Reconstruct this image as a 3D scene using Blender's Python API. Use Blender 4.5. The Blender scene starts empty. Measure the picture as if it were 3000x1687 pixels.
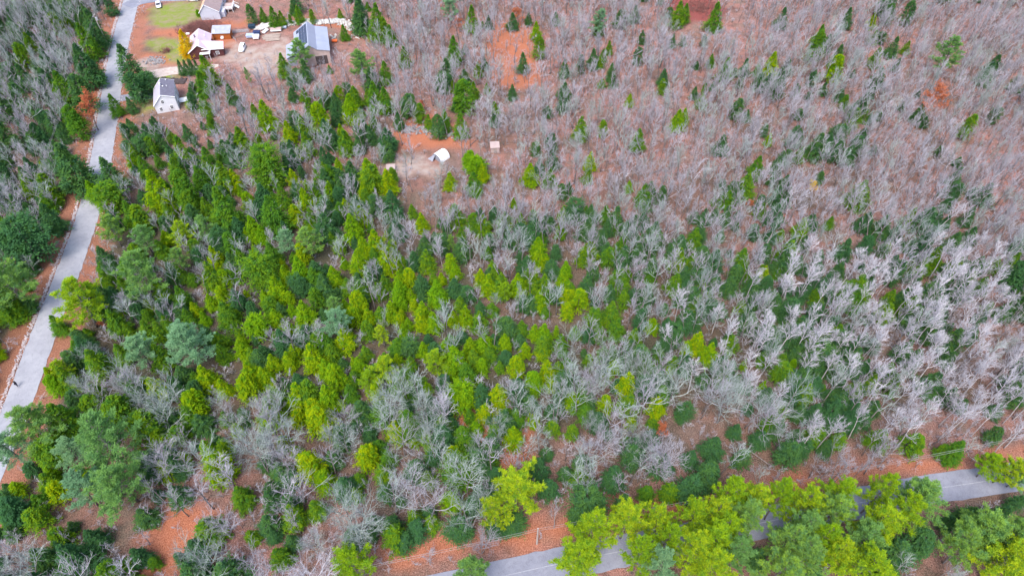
import bpy, math, random
from mathutils import Vector, Matrix, noise

R = math.radians
scene = bpy.context.scene
COL = scene.collection

# ---------------------------------------------------------------- camera, sky, sun, exposure
CAM_H = 122.0; PITCH = R(49.0); FPX = 2000.0
cd = bpy.data.cameras.new('camera'); cam = bpy.data.objects.new('camera', cd); COL.objects.link(cam)
cd.sensor_width = 36.0; cd.lens = 24.0; cd.clip_end = 6000.0
cam.location = (0, 0, CAM_H); cam.rotation_euler = (math.pi/2 - PITCH, 0, 0)
scene.camera = cam

SUN_EL = R(58); SUN_AZ = R(200)          # azimuth clockwise from +Y
w = bpy.data.worlds.new("World"); scene.world = w; w.use_nodes = True
nt = w.node_tree; bg = nt.nodes['Background']
sky = nt.nodes.new('ShaderNodeTexSky'); sky.sky_type = 'NISHITA'; sky.sun_disc = False
sky.sun_elevation = SUN_EL; sky.sun_rotation = SUN_AZ; sky.air_density = 1.0; sky.dust_density = 2.5; sky.ozone_density = 1.0
nt.links.new(sky.outputs[0], bg.inputs[0]); bg.inputs[1].default_value = 0.15
sd = bpy.data.lights.new('sun', 'SUN'); sun = bpy.data.objects.new('sun', sd); COL.objects.link(sun)
sd.energy = 1.3; sd.angle = R(28); sd.color = (1.0, 0.97, 0.93)
sv = Vector((math.sin(SUN_AZ)*math.cos(SUN_EL), math.cos(SUN_AZ)*math.cos(SUN_EL), math.sin(SUN_EL)))
sun.rotation_euler = sv.to_track_quat('Z', 'Y').to_euler(); sun.location = (0, 0, 300)
scene.view_settings.view_transform = 'Standard'; scene.view_settings.look = 'None'
scene.view_settings.gamma = 1.0; scene.view_settings.exposure = 1.46
scene.cycles.max_bounces = 6; scene.cycles.diffuse_bounces = 3; scene.cycles.transmission_bounces = 2

SP, CP = math.sin(PITCH), math.cos(PITCH)
def at(px, py, z=0.0):
    """ground (or height z) point seen at photo pixel (3000 x 1687)"""
    a = (px-1500)/FPX; b = -(py-843.5)/FPX
    t = (z-CAM_H)/(-SP + b*CP)
    return (a*t, (CP + b*SP)*t)
def proj(x, y, z=0.0):
    d = y*CP - (z-CAM_H)*SP
    v = y*SP + (z-CAM_H)*CP
    return (1500 + FPX*x/d, 843.5 - FPX*v/d, d)

# ---------------------------------------------------------------- object helpers
def tag(o, label=None, cat=None, group=None, kind=None):
    if label: o['label'] = label
    if cat: o['category'] = cat
    if group: o['group'] = group
    if kind: o['kind'] = kind
    return o
def empty(name, loc=(0, 0, 0), rz=0.0, scale=(1, 1, 1)):
    o = bpy.data.objects.new(name, None); COL.objects.link(o)
    o.location = loc; o.rotation_euler = (0, 0, rz); o.scale = scale; o.empty_display_size = 0.3
    return o
def link(name, me, parent=None, loc=(0, 0, 0), rz=0.0):
    o = bpy.data.objects.new(name, me); COL.objects.link(o)
    if parent: o.parent = parent
    o.location = loc; o.rotation_euler = (0, 0, rz)
    return o

class MB:
    def __init__(s): s.v = []; s.f = []; s.m = []
    def face(s, pts, mi=0):
        n = len(s.v); s.v += [tuple(p) for p in pts]; s.f.append(tuple(range(n, n+len(pts)))); s.m.append(mi)
    def box(s, x0, y0, z0, x1, y1, z1, mi=0):
        n = len(s.v)
        s.v += [(x0,y0,z0),(x1,y0,z0),(x1,y1,z0),(x0,y1,z0),(x0,y0,z1),(x1,y0,z1),(x1,y1,z1),(x0,y1,z1)]
        for q in ((0,3,2,1),(4,5,6,7),(0,1,5,4),(1,2,6,5),(2,3,7,6),(3,0,4,7)):
            s.f.append(tuple(n+i for i in q)); s.m.append(mi)
    def slab(s, quad, th, mi=0):
        """quad of points (CCW seen from outside) thickened inward"""
        q = [Vector(p) for p in quad]; nrm = (q[1]-q[0]).cross(q[2]-q[0]).normalized()
        n = len(s.v); k = len(q)
        s.v += [tuple(p) for p in q] + [tuple(p - nrm*th) for p in q]
        s.f.append(tuple(range(n, n+k))); s.m.append(mi)
        s.f.append(tuple(range(n+2*k-1, n+k-1, -1))); s.m.append(mi)
        for i in range(k):
            j = (i+1) % k
            s.f.append((n+i, n+k+i, n+k+j, n+j)); s.m.append(mi)
    def tube(s, pts, rad, sides=3, mi=0, cap=True):
        n0 = len(s.v); k = len(pts)
        for i in range(k):
            a = pts[max(i-1, 0)]; b = pts[min(i+1, k-1)]
            d = Vector((b[0]-a[0], b[1]-a[1], b[2]-a[2]))
            if d.length < 1e-6: d = Vector((0, 0, 1))
            d.normalize()
            u = d.cross(Vector((0, 0, 1)) if abs(d.z) < .9 else Vector((1, 0, 0))).normalized(); v = d.cross(u)
            p = pts[i]; r = rad[i]
            for j in range(sides):
                c = math.cos(2*math.pi*j/sides)*r; q = math.sin(2*math.pi*j/sides)*r
                s.v.append((p[0]+u.x*c+v.x*q, p[1]+u.y*c+v.y*q, p[2]+u.z*c+v.z*q))
        for i in range(k-1):
            for j in range(sides):
                a = n0+i*sides+j; b = n0+i*sides+(j+1) % sides
                s.f.append((a, b, b+sides, a+sides)); s.m.append(mi)
        if cap and sides > 3:
            s.f.append(tuple(n0+j for j in reversed(range(sides)))); s.m.append(mi)
            s.f.append(tuple(n0+(k-1)*sides+j for j in range(sides))); s.m.append(mi)
    def blob(s, c, rx, ry, rz, rnd, mi=0, rz_rot=0.0):
        """rough stone: jittered icosahedron-like lump"""
        n = len(s.v); t = (1+5**.5)/2
        base = [(-1,t,0),(1,t,0),(-1,-t,0),(1,-t,0),(0,-1,t),(0,1,t),(0,-1,-t),(0,1,-t),(t,0,-1),(t,0,1),(-t,0,-1),(-t,0,1)]
        ca, sa = math.cos(rz_rot), math.sin(rz_rot)
        for p in base:
            k = rnd.uniform(.75, 1.2)/1.9
            x, y, z = p[0]*k*rx, p[1]*k*ry, p[2]*k*rz
            s.v.append((c[0]+x*ca-y*sa, c[1]+x*sa+y*ca, c[2]+z))
        for q in ((0,11,5),(0,5,1),(0,1,7),(0,7,10),(0,10,11),(1,5,9),(5,11,4),(11,10,2),(10,7,6),(7,1,8),
                  (3,9,4),(3,4,2),(3,2,6),(3,6,8),(3,8,9),(4,9,5),(2,4,11),(6,2,10),(8,6,7),(9,8,1)):
            s.f.append(tuple(n+i for i in q)); s.m.append(mi)
    def mesh(s, name, mats, smooth=False):
        me = bpy.data.meshes.new(name); me.from_pydata(s.v, [], s.f)
        if not isinstance(mats, (list, tuple)): mats = [mats]
        for m in mats: me.materials.append(m)
        if len(mats) > 1: me.polygons.foreach_set('material_index', s.m)
        if smooth: me.polygons.foreach_set('use_smooth', [True]*len(s.f))
        me.update(); return me
    def build(s, name, mats, parent=None, loc=(0, 0, 0), rz=0.0, smooth=False):
        return link(name, s.mesh(name, mats, smooth), parent, loc, rz)

# ---------------------------------------------------------------- materials
def mat(name):
    m = bpy.data.materials.new(name); m.use_nodes = True
    return m, m.node_tree, m.node_tree.nodes['Principled BSDF']
def nd(nt, t, **k):
    n = nt.nodes.new(t)
    for a, b in k.items(): setattr(n, a, b)
    return n
def ramp(nt, fac, stops):
    r = nd(nt, 'ShaderNodeValToRGB'); cr = r.color_ramp
    cr.elements[0].position = stops[0][0]; cr.elements[0].color = (*stops[0][1], 1)
    cr.elements[1].position = stops[-1][0]; cr.elements[1].color = (*stops[-1][1], 1)
    for p, c in stops[1:-1]:
        e = cr.elements.new(p); e.color = (*c, 1)
    nt.links.new(fac, r.inputs[0]); return r.outputs[0]
def noise_tex(nt, scale, detail=4, rough=.55, coord='Object', vec=None):
    n = nd(nt, 'ShaderNodeTexNoise'); n.inputs['Scale'].default_value = scale
    n.inputs['Detail'].default_value = detail; n.inputs['Roughness'].default_value = rough
    if vec is None:
        tc = nd(nt, 'ShaderNodeTexCoord'); vec = tc.outputs[coord]
    nt.links.new(vec, n.inputs['Vector']); return n.outputs['Fac']
def mix(nt, fac, a, b, blend='MIX'):
    m = nd(nt, 'ShaderNodeMix', data_type='RGBA', blend_type=blend)
    for i, s in ((0, fac), (6, a), (7, b)):
        if hasattr(s, 'is_output') or hasattr(s, 'links'): nt.links.new(s, m.inputs[i])
        elif isinstance(s, (tuple, list)): m.inputs[i].default_value = (*s, 1) if len(s) == 3 else s
        else: m.inputs[i].default_value = s
    return m.outputs[2]
def simple(name, c1, c2=None, scale=3.0, rough=.7, metal=0.0, spec=.3, bump=0.0):
    m, nt, p = mat(name)
    c2 = c2 or tuple(x*.78 for x in c1)
    f = noise_tex(nt, scale, 5, .6)
    nt.links.new(ramp(nt, f, [(.32, c2), (.68, c1)]), p.inputs['Base Color'])
    p.inputs['Roughness'].default_value = rough; p.inputs['Metallic'].default_value = metal
    p.inputs['Specular IOR Level'].default_value = spec
    if bump:
        b = nd(nt, 'ShaderNodeBump'); b.inputs['Strength'].default_value = bump; b.inputs['Distance'].default_value = .05
        nt.links.new(noise_tex(nt, scale*4, 5), b.inputs['Height']); nt.links.new(b.outputs[0], p.inputs['Normal'])
    return m
def leafmat(name, a, b, c, transl=.42, scale=.9):
    """a, b: two greens mixed by tree; c: tone of scattered sprays"""
    m, nt, p = mat(name); nt.nodes.remove(p); out = nt.nodes['Material Output']
    oi = nd(nt, 'ShaderNodeObjectInfo')
    base = ramp(nt, oi.outputs['Random'], [(0, a), (1, b)])
    f = noise_tex(nt, scale, 3, .7)
    fr = ramp(nt, f, [(.42, (0, 0, 0)), (.62, (1, 1, 1))])
    col = mix(nt, fr, base, c)
    d = nd(nt, 'ShaderNodeBsdfDiffuse'); t = nd(nt, 'ShaderNodeBsdfTranslucent'); mx = nd(nt, 'ShaderNodeMixShader')
    nt.links.new(col, d.inputs[0]); nt.links.new(col, t.inputs[0]); mx.inputs[0].default_value = transl
    nt.links.new(d.outputs[0], mx.inputs[1]); nt.links.new(t.outputs[0], mx.inputs[2]); nt.links.new(mx.outputs[0], out.inputs[0])
    return m
def barkmat(name, a, b, spread):
    m, nt, p = mat(name)
    oi = nd(nt, 'ShaderNodeObjectInfo')
    base = ramp(nt, oi.outputs['Random'], [(0, a), (1, b)])
    f = noise_tex(nt, 2.2, 4, .7)
    col = mix(nt, ramp(nt, f, [(.4, (0, 0, 0)), (.65, (1, 1, 1))]), base, spread)
    nt.links.new(col, p.inputs['Base Color']); p.inputs['Roughness'].default_value = .9; p.inputs['Specular IOR Level'].default_value = .1
    return m

M = {}
M['bark'] = barkmat('bark', (.15, .125, .12), (.32, .28, .27), (.10, .085, .08))
M['twig'] = barkmat('grey_twigs', (.31, .295, .325), (.51, .485, .52), (.23, .215, .235))
M['twig_green'] = barkmat('lichen_twigs', (.27, .31, .29), (.43, .47, .44), (.20, .23, .21))
M['pale_bark'] = barkmat('pale_bark', (.42, .38, .38), (.60, .56, .56), (.25, .22, .22))
M['pale_twig'] = barkmat('pale_twigs', (.46, .44, .47), (.66, .63, .66), (.30, .28, .30))
M['cedar'] = leafmat('yellow_green_sprays', (.19, .37, .010), (.36, .44, .006), (.11, .27, .014))
M['green'] = leafmat('green_sprays', (.11, .25, .018), (.21, .34, .012), (.065, .19, .03))
M['dark'] = leafmat('dark_green_sprays', (.06, .17, .055), (.11, .23, .045), (.055, .145, .065))
M['pine'] = leafmat('pine_needles', (.18, .35, .09), (.27, .42, .05), (.14, .29, .10))
M['pine_yellow'] = leafmat('yellow_pine_needles', (.27, .43, .012), (.44, .53, .02), (.17, .33, .03))
M['pine_blue'] = leafmat('blue_pine_needles', (.21, .39, .21), (.27, .44, .20), (.16, .31, .16))
M['gold'] = leafmat('golden_leaves', (.62, .48, .01), (.66, .52, .01), (.62, .33, .01))
M['rust'] = leafmat('rusty_oak_leaves', (.50, .15, .07), (.55, .20, .09), (.38, .13, .07))
M['brush'] = barkmat('brush_stems', (.22, .10, .09), (.28, .13, .11), (.15, .08, .075))
M['asphalt'] = None
M['wall_white'] = simple('white_siding', (.62, .62, .64), (.55, .55, .58), 1.5)
M['wall_grey'] = simple('grey_siding', (.50, .50, .56), (.44, .44, .5), 1.5)
M['maroon'] = simple('maroon_siding', (.11, .035, .035), (.07, .025, .025), 2)
M['rust_wood'] = simple('orange_brown_boards', (.36, .10, .02), (.24, .07, .02), 2)
M['roof_dark'] = simple('dark_shingles', (.16, .15, .19), (.11, .10, .13), 1.2)
M['roof_light'] = simple('light_shingles', (.42, .40, .46), (.36, .34, .40), 1.2)
M['roof_tan'] = simple('tan_shingles', (.60, .40, .26), (.50, .33, .22), 1.2)
M['roof_brown'] = simple('brown_shingles', (.34, .25, .24), (.26, .19, .18), 1.2)
M['roof_pink'] = simple('pink_metal_roof', (.58, .45, .50), (.50, .38, .43), .4, .45)
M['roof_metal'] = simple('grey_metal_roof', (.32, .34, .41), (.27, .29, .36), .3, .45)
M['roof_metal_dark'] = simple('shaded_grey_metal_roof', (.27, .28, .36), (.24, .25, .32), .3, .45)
M['shed_roof'] = simple('weathered_roof', (.33, .34, .38), (.26, .27, .30), 1)
M['solar'] = simple('solar_cell', (.012, .02, .075), (.008, .012, .05), 3, .2, 0, .5)
M['glass'] = simple('window_glass', (.03, .035, .045), (.02, .02, .03), 3, .12, 0, .5)
M['trim'] = simple('white_trim', (.78, .78, .78), (.7, .7, .7), 2)
M['car_white'] = simple('white_car_paint', (.80, .80, .82), (.76, .76, .78), .5, .25, 0, .5)
M['tyre'] = simple('tyre_rubber', (.02, .02, .02), None, 4, .9)
M['wood'] = simple('weathered_wood', (.42, .34, .29), (.24, .19, .16), 4)
M['stone'] = simple('pale_field_stone', (.62, .60, .56), (.30, .28, .26), 2.2, .9)
M['grey_stone'] = simple('grey_lichen_stone', (.33, .31, .31), (.14, .13, .13), 2.0, .9)
M['white_stone'] = simple('white_gravel_stone', (.52, .46, .46), (.28, .22, .21), 2.0, .9)
M['tarp_white'] = simple('white_tarp', (.85, .86, .88), (.80, .81, .84), .6, .5)
M['tarp_grey'] = simple('grey_tarp', (.30, .31, .36), (.24, .25, .3), .8, .6)
M['tarp_tan'] = simple('tan_panel', (.46, .36, .33), (.36, .27, .25), .8, .7)
M['navy'] = simple('navy_tarp', (.03, .045, .13), (.02, .03, .08), 1, .6)
M['teal'] = simple('dark_teal_bin', (.02, .05, .08), (.015, .03, .05), 1, .6)
M['blue_panel'] = simple('light_blue_sheet', (.38, .45, .60), (.32, .38, .52), 1, .5)
M['orange'] = simple('orange_plastic', (.75, .16, .03), (.6, .10, .03), 1, .5)
M['pole'] = simple('pole_wood', (.40, .36, .34), (.28, .24, .22), 3)
M['metal'] = simple('grey_metal', (.5, .52, .55), (.4, .42, .45), 2, .4, .3)
M['wire'] = simple('wire', (.35, .33, .33), None, 2)
M['jacket'] = simple('dark_navy_jacket', (.012, .012, .03), None, 3, .8)
M['trousers'] = simple('dark_grey_trousers', (.05, .05, .075), None, 3, .8)
M['skin'] = simple('skin', (.55, .33, .25), None, 3, .6)
M['hair'] = simple('dark_hair', (.015, .012, .01), None, 3, .7)
M['dirt_pile'] = simple('dark_debris', (.10, .075, .075), (.05, .04, .04), 3, .95)

# road
def asphalt(name, a, b, dark, lite):
    m, nt, p = mat(name); M[name] = m
    f1 = noise_tex(nt, .25, 5, .65); f2 = noise_tex(nt, 6, 5, .7); f3 = noise_tex(nt, .8, 6, .75)
    c = ramp(nt, f1, [(.35, a), (.65, b)])
    c = mix(nt, ramp(nt, f3, [(.50, (0, 0, 0)), (.66, (.6, .6, .6))]), c, dark)
    c = mix(nt, ramp(nt, f2, [(.4, (0, 0, 0)), (.7, (.45, .45, .45))]), c, lite)
    nt.links.new(c, p.inputs['Base Color']); p.inputs['Roughness'].default_value = .85
asphalt('asphalt', (.15, .155, .20), (.22, .225, .27), (.12, .12, .15), (.30, .30, .34))
asphalt('pale_asphalt', (.22, .22, .25), (.31, .31, .335), (.17, .17, .195), (.37, .365, .38))
m, nt, p = mat('worn_line'); M['line'] = m
f = noise_tex(nt, 2.5, 5, .7)
nt.links.new(ramp(nt, f, [(.36, (.22, .225, .26)), (.64, (.38, .38, .40))]), p.inputs['Base Color'])

# ---------------------------------------------------------------- roads (polylines from the photo's road edges)
def off_poly(pts, d):
    out = []
    for i, p in enumerate(pts):
        a = Vector(pts[max(i-1, 0)]); b = Vector(pts[min(i+1, len(pts)-1)])
        t = (b-a).normalized(); out.append((p[0]+t.y*d, p[1]-t.x*d))
    return out
def resample(pts, step):
    out = [pts[0]]
    for a, b in zip(pts, pts[1:]):
        L = math.dist(a, b); n = max(1, int(L/step))
        for i in range(1, n+1): out.append((a[0]+(b[0]-a[0])*i/n, a[1]+(b[1]-a[1])*i/n))
    return out
def smooth(pts, it=2):
    for _ in range(it):
        q = [pts[0]]
        for a, b in zip(pts, pts[1:]):
            q += [(.75*a[0]+.25*b[0], .75*a[1]+.25*b[1]), (.25*a[0]+.75*b[0], .25*a[1]+.75*b[1])]
        q.append(pts[-1]); pts = q
    return pts
SIDE_L = smooth([at(*q) for q in [(-420,2100),(-60,1350),(0,1214),(89,979),(171,781),(215,660),(247,556),(271,440),(288,330),(303,240),(322,145),(343,65),(362,0),(392,-90),(440,-200)]])
LOW_T = smooth([at(*q) for q in [(600,1850),(1120,1715),(1334,1667),(1442,1645),(1605,1608),(1885,1553),(2408,1449),(2652,1399),(2842,1373),(3000,1346),(3400,1278),(4200,1150)]])
TOP_S = smooth([at(*q) for q in [(372,20),(410,2),(470,-6),(540,-8),(640,-16),(900,-50)]])
def dpoly(x, y, pts):
    best = 1e9
    for a, b in zip(pts, pts[1:]):
        dx, dy = b[0]-a[0], b[1]-a[1]; L = dx*dx+dy*dy
        t = max(0, min(1, ((x-a[0])*dx+(y-a[1])*dy)/L)) if L else 0
        d = math.hypot(x-a[0]-t*dx, y-a[1]-t*dy)
        if d < best: best = d
    return best
SIDE_C = off_poly(SIDE_L, 2.9); LOW_C = off_poly(LOW_T, 2.8)
def strip(name, pts, d0, d1, z, m, wob=0.0, seed=0):
    rnd = random.Random(seed); pts = resample(pts, 1.2); mb = MB()
    A = off_poly(pts, d0); B = off_poly(pts, d1)
    if wob:
        A = [(p[0]+noise.noise((p[0]*.5, p[1]*.5, 1))*wob, p[1]+noise.noise((p[0]*.5, p[1]*.5, 5))*wob) for p in A]
        B = [(p[0]+noise.noise((p[0]*.5, p[1]*.5, 9))*wob, p[1]+noise.noise((p[0]*.5, p[1]*.5, 13))*wob) for p in B]
    for i in range(len(pts)-1):
        mb.face([(*A[i], z), (*B[i], z), (*B[i+1], z), (*A[i+1], z)])
    o = mb.build(name, m); return o
def thick_strip(name, pts, d0, d1, z, m, wob=.3):
    """raised slab of asphalt with visible edge"""
    pts = resample(pts, 1.2); mb = MB(); A = off_poly(pts, d0); B = off_poly(pts, d1)
    A = [(p[0]+noise.noise((p[0]*.6, p[1]*.6, 1))*wob, p[1]+noise.noise((p[0]*.6, p[1]*.6, 5))*wob) for p in A]
    B = [(p[0]+noise.noise((p[0]*.6, p[1]*.6, 9))*wob, p[1]+noise.noise((p[0]*.6, p[1]*.6, 13))*wob) for p in B]
    for i in range(len(pts)-1):
        a, b, c2, d = A[i], B[i], B[i+1], A[i+1]
        mb.face([(*a, z), (*b, z), (*c2, z), (*d, z)])
        mb.face([(*a, -.1), (*a, z), (*d, z), (*d, -.1)]); mb.face([(*b, z), (*b, -.1), (*c2, -.1), (*c2, z)])
    return mb.build(name, m)
tag(thick_strip('side_road', SIDE_L, 0, 5.8, .05, M['pale_asphalt']), kind='structure')
tag(thick_strip('lower_road', LOW_T, 0, 5.6, .05, M['asphalt']), kind='structure')
tag(thick_strip('cross_road', TOP_S, -3.2, 3.0, .056, M['asphalt']), kind='structure')
tag(strip('lane_line', LOW_T, 2.75, 2.86, .056, M['line']), kind='structure')
def poly_obj(name, px, z, m):
    pts = smooth([at(*q) for q in px]+[at(*px[0])], 1)[:-1]
    mb = MB(); mb.face([(x, y, z) for x, y in pts][::-1]); mb.face([(x, y, -.05) for x, y in pts])
    for a, b in zip(pts, pts[1:]+pts[:1]): mb.face([(*a, -.05), (*a, z), (*b, z), (*b, -.05)])
    return tag(mb.build(name, m), kind='structure')
M['sand'] = simple('pale_sand', (.52, .44, .39), (.36, .28, .24), .9, .95)
poly_obj('dirt_driveway', [(345,234),(400,222),(440,207),(520,194),(570,198),(640,186),(640,199),(560,212),(525,216),(455,229),(400,240),(345,248)], .025, M['sand'])
poly_obj('paved_driveway', [(338,282),(388,275),(452,264),(460,290),(391,292),(338,300)], .03, M['asphalt'])

# ---------------------------------------------------------------- ground
def inpoly(x, y, P):
    c = False; j = len(P)-1
    for i in range(len(P)):
        if (P[i][1] > y) != (P[j][1] > y) and x < (P[j][0]-P[i][0])*(y-P[i][1])/(P[j][1]-P[i][1])+P[i][0]: c = not c
        j = i
    return c
PATCH = {  # photo-pixel outlines of ground cover, turned into places on the ground
 'grass': [[(455,25),(500,9),(585,8),(592,55),(570,62),(545,75),(470,85),(440,60)],
           [(430,118),(470,112),(520,118),(560,112),(566,150),(545,184),(505,178),(490,156),(455,150),(434,140)],
           [(455,226),(515,215),(530,226),(465,240)], [(398,294),(449,290),(452,320),(405,335)], [(545,285),(575,285),(590,315),(555,330)]],
 'sand': [[(425,203),(520,193),(530,216),(455,230)], [(690,125),(760,135),(830,110),(855,140),(840,190),(800,215),(740,215),(690,190),(640,165)],
          [(1140,470),(1230,458),(1275,500),(1190,525),(1130,505)], [(395,175),(440,170),(470,190),(430,205),(390,205)]],
 'orange': [[(610,100),(640,112),(695,118),(705,148),(640,150),(612,130)], [(590,62),(1050,60),(1060,110),(960,75),(760,60),(700,78),(600,80)],
            [(430,86),(560,80),(720,62),(720,80),(600,110),(540,115),(440,108)],
            [(420,1500),(560,1450),(660,1560),(620,1687),(430,1687)], [(1150,1655),(1600,1590),(2100,1490),(3000,1330),(3100,1290),(2100,1430),(1500,1540),(1100,1610)],
            [(1160,360),(1215,350),(1260,330),(1340,372),(1382,430),(1250,440),(1180,440),(1150,430)],
            [(1430,60),(1560,70),(1580,250),(1480,260),(1400,200)], [(400,150),(500,165),(545,190),(520,200),(440,190),(400,180)],
            [(1240,1210),(1560,1210),(1600,1400),(1500,1480),(1380,1300)]],
 'maroon': [[(1940,-10),(2080,-10),(2115,30),(2100,62),(2000,72),(1950,50)], [(560,62),(640,58),(640,90),(590,108),(540,95)]],
}
PW = {k: [[at(*q) for q in P] for P in v] for k, v in PATCH.items()}
BB = {k: [(min(p[0] for p in P)-6, max(p[0] for p in P)+6, min(p[1] for p in P)-6, max(p[1] for p in P)+6) for P in v] for k, v in PW.items()}
def weight(k, x, y):
    best = 0.0
    for P, b in zip(PW[k], BB[k]):
        if b[0] < x < b[1] and b[2] < y < b[3]:
            d = dpoly(x, y, P+[P[0]]); s = d if inpoly(x, y, P) else -d
            s += noise.noise((x*.25, y*.25, 3))*2.6+noise.noise((x*.09, y*.09, 8))*2.0
            best = max(best, min(1, max(0, .5+s/3.0)))
    return best
xs = [-2500,-900,-420,-260] + [-200+i*1.6 for i in range(251)] + [260,420,900,2500]
ys = [-600,-200,-40,0,18] + [24+i*1.6 for i in range(176)] + [330,420,700,1500,3500]
gv = [(x, y, 0.0) for y in ys for x in xs]; nx = len(xs)
gf = [(j*nx+i, j*nx+i+1, (j+1)*nx+i+1, (j+1)*nx+i) for j in range(len(ys)-1) for i in range(nx-1)]
gm = bpy.data.meshes.new('ground'); gm.from_pydata(gv, [], gf)
NEEDLE_SHADE = '''333300000121110110011111
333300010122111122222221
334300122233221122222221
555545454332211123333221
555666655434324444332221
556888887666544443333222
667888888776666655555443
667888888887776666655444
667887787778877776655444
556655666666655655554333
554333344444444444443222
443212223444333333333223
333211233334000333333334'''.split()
def needle_shade(px, py):
    x = min(22.99, max(0, px/125-.5)); y = min(11.99, max(0, py/129.8-.5)); i, j = int(y), int(x); fy, fx = y-i, x-j; g = lambda a, b: int(NEEDLE_SHADE[a][b])
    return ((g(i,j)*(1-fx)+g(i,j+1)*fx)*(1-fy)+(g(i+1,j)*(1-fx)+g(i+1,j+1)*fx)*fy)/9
ca = gm.color_attributes.new('cover', 'FLOAT_COLOR', 'POINT'); buf = []; nbuf = []
cb = gm.attributes.new('needle_shade', 'FLOAT', 'POINT')  # weight of needle litter plus painted shade under the evergreen stand
for x, y, _ in gv:
    nbuf.append(max(0, min(1, needle_shade(*proj(x, y)[:2])*1.25-.12+noise.noise((x*.12, y*.12, 4))*.5)) if y > 20 else 0)
    if abs(x) > 202 or y < 20 or y > 310: buf += [0, 0, 0, 0]; continue
    g = weight('grass', x, y); s = weight('sand', x, y); o = weight('orange', x, y); mr = weight('maroon', x, y)
    ds = dpoly(x, y, SIDE_C[::3]) if x < -70 else 99
    if 2.5 < ds < 8: o = max(o, .55)
    buf += [g, s, o, mr]
gm.color_attributes['cover'].data.foreach_set('color', buf); gm.attributes['needle_shade'].data.foreach_set('value', nbuf)
m, nt, p = mat('leaf_litter')
at_ = nd(nt, 'ShaderNodeAttribute', attribute_name='cover')
sep = nd(nt, 'ShaderNodeSeparateColor'); nt.links.new(at_.outputs['Color'], sep.inputs[0])
n1 = noise_tex(nt, .045, 5, .6); n2 = noise_tex(nt, 4.2, 6, .8); n3 = noise_tex(nt, .35, 5, .7)
c = ramp(nt, n1, [(.35, (.28, .135, .11)), (.5, (.36, .165, .13)), (.66, (.24, .16, .14))])
c = mix(nt, ramp(nt, n3, [(.45, (0, 0, 0)), (.62, (.85, .85, .85))]), c, (.13, .08, .065))
n4 = noise_tex(nt, .12, 5, .65)
c = mix(nt, ramp(nt, n4, [(.52, (0, 0, 0)), (.66, (.75, .75, .75))]), c, (.21, .165, .135))
litter = mix(nt, ramp(nt, n2, [(.40, (.95, .95, .95)), (.50, (0, 0, 0))]), c, (.075, .045, .035))
litter = mix(nt, ramp(nt, n2, [(.53, (0, 0, 0)), (.62, (.9, .9, .9))]), litter, (.50, .31, .27))
an = nd(nt, 'ShaderNodeAttribute', attribute_name='needle_shade')
litter = mix(nt, an.outputs['Fac'], litter, ramp(nt, n2, [(.38, (.035, .035, .022)), (.52, (.085, .075, .05)), (.66, (.15, .15, .09))]))  # dark needle litter, with the dimness under the trees put into its colour
org = ramp(nt, n2, [(.36, (.12, .04, .025)), (.48, (.36, .125, .07)), (.56, (.46, .18, .10)), (.68, (.60, .33, .22))])
grs = ramp(nt, n2, [(.34, (.09, .12, .035)), (.5, (.18, .23, .035)), (.68, (.30, .32, .08))])
grs = mix(nt, ramp(nt, n3, [(.42, (0, 0, 0)), (.62, (.9, .9, .9))]), grs, (.26, .21, .13))
snd = ramp(nt, n2, [(.34, (.24, .18, .15)), (.5, (.37, .30, .26)), (.68, (.48, .40, .36))])
snd = mix(nt, ramp(nt, n3, [(.42, (0, 0, 0)), (.6, (.8, .8, .8))]), snd, (.30, .19, .15))
mar = ramp(nt, n2, [(.34, (.10, .03, .03)), (.6, (.30, .09, .075))])
col = mix(nt, sep.outputs['Blue'], litter, org); col = mix(nt, at_.outputs['Alpha'], col, mar)
col = mix(nt, sep.outputs['Green'], col, snd); col = mix(nt, sep.outputs['Red'], col, grs)
nt.links.new(col, p.inputs['Base Color']); p.inputs['Roughness'].default_value = .95; p.inputs['Specular IOR Level'].default_value = .1
b = nd(nt, 'ShaderNodeBump'); b.inputs['Strength'].default_value = .9; b.inputs['Distance'].default_value = .25
nt.links.new(n2, b.inputs['Height']); nt.links.new(b.outputs[0], p.inputs['Normal'])
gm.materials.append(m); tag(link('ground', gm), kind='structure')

# ---------------------------------------------------------------- tree meshes
def path(p, d, L, n, up, wob, rnd):
    pts = [p]; d = Vector(d).normalized()
    for i in range(n):
        d = (d + Vector((rnd.gauss(0, wob), rnd.gauss(0, wob), rnd.gauss(0, wob)+up))).normalized()
        q = pts[-1]; pts.append((q[0]+d.x*L/n, q[1]+d.y*L/n, q[2]+d.z*L/n))
    return pts, d
def lerp_path(pts, t):
    k = t*(len(pts)-1); i = min(int(k), len(pts)-2); f = k-i; a, b = pts[i], pts[i+1]
    return (a[0]+(b[0]-a[0])*f, a[1]+(b[1]-a[1])*f, a[2]+(b[2]-a[2])*f), Vector((b[0]-a[0], b[1]-a[1], b[2]-a[2])).normalized()
def side_dir(d, ang, az):
    u = d.cross(Vector((.3, .2, 1))).normalized(); v = d.cross(u)
    return (d*math.cos(ang) + (u*math.cos(az)+v*math.sin(az))*math.sin(ang)).normalized()

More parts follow.
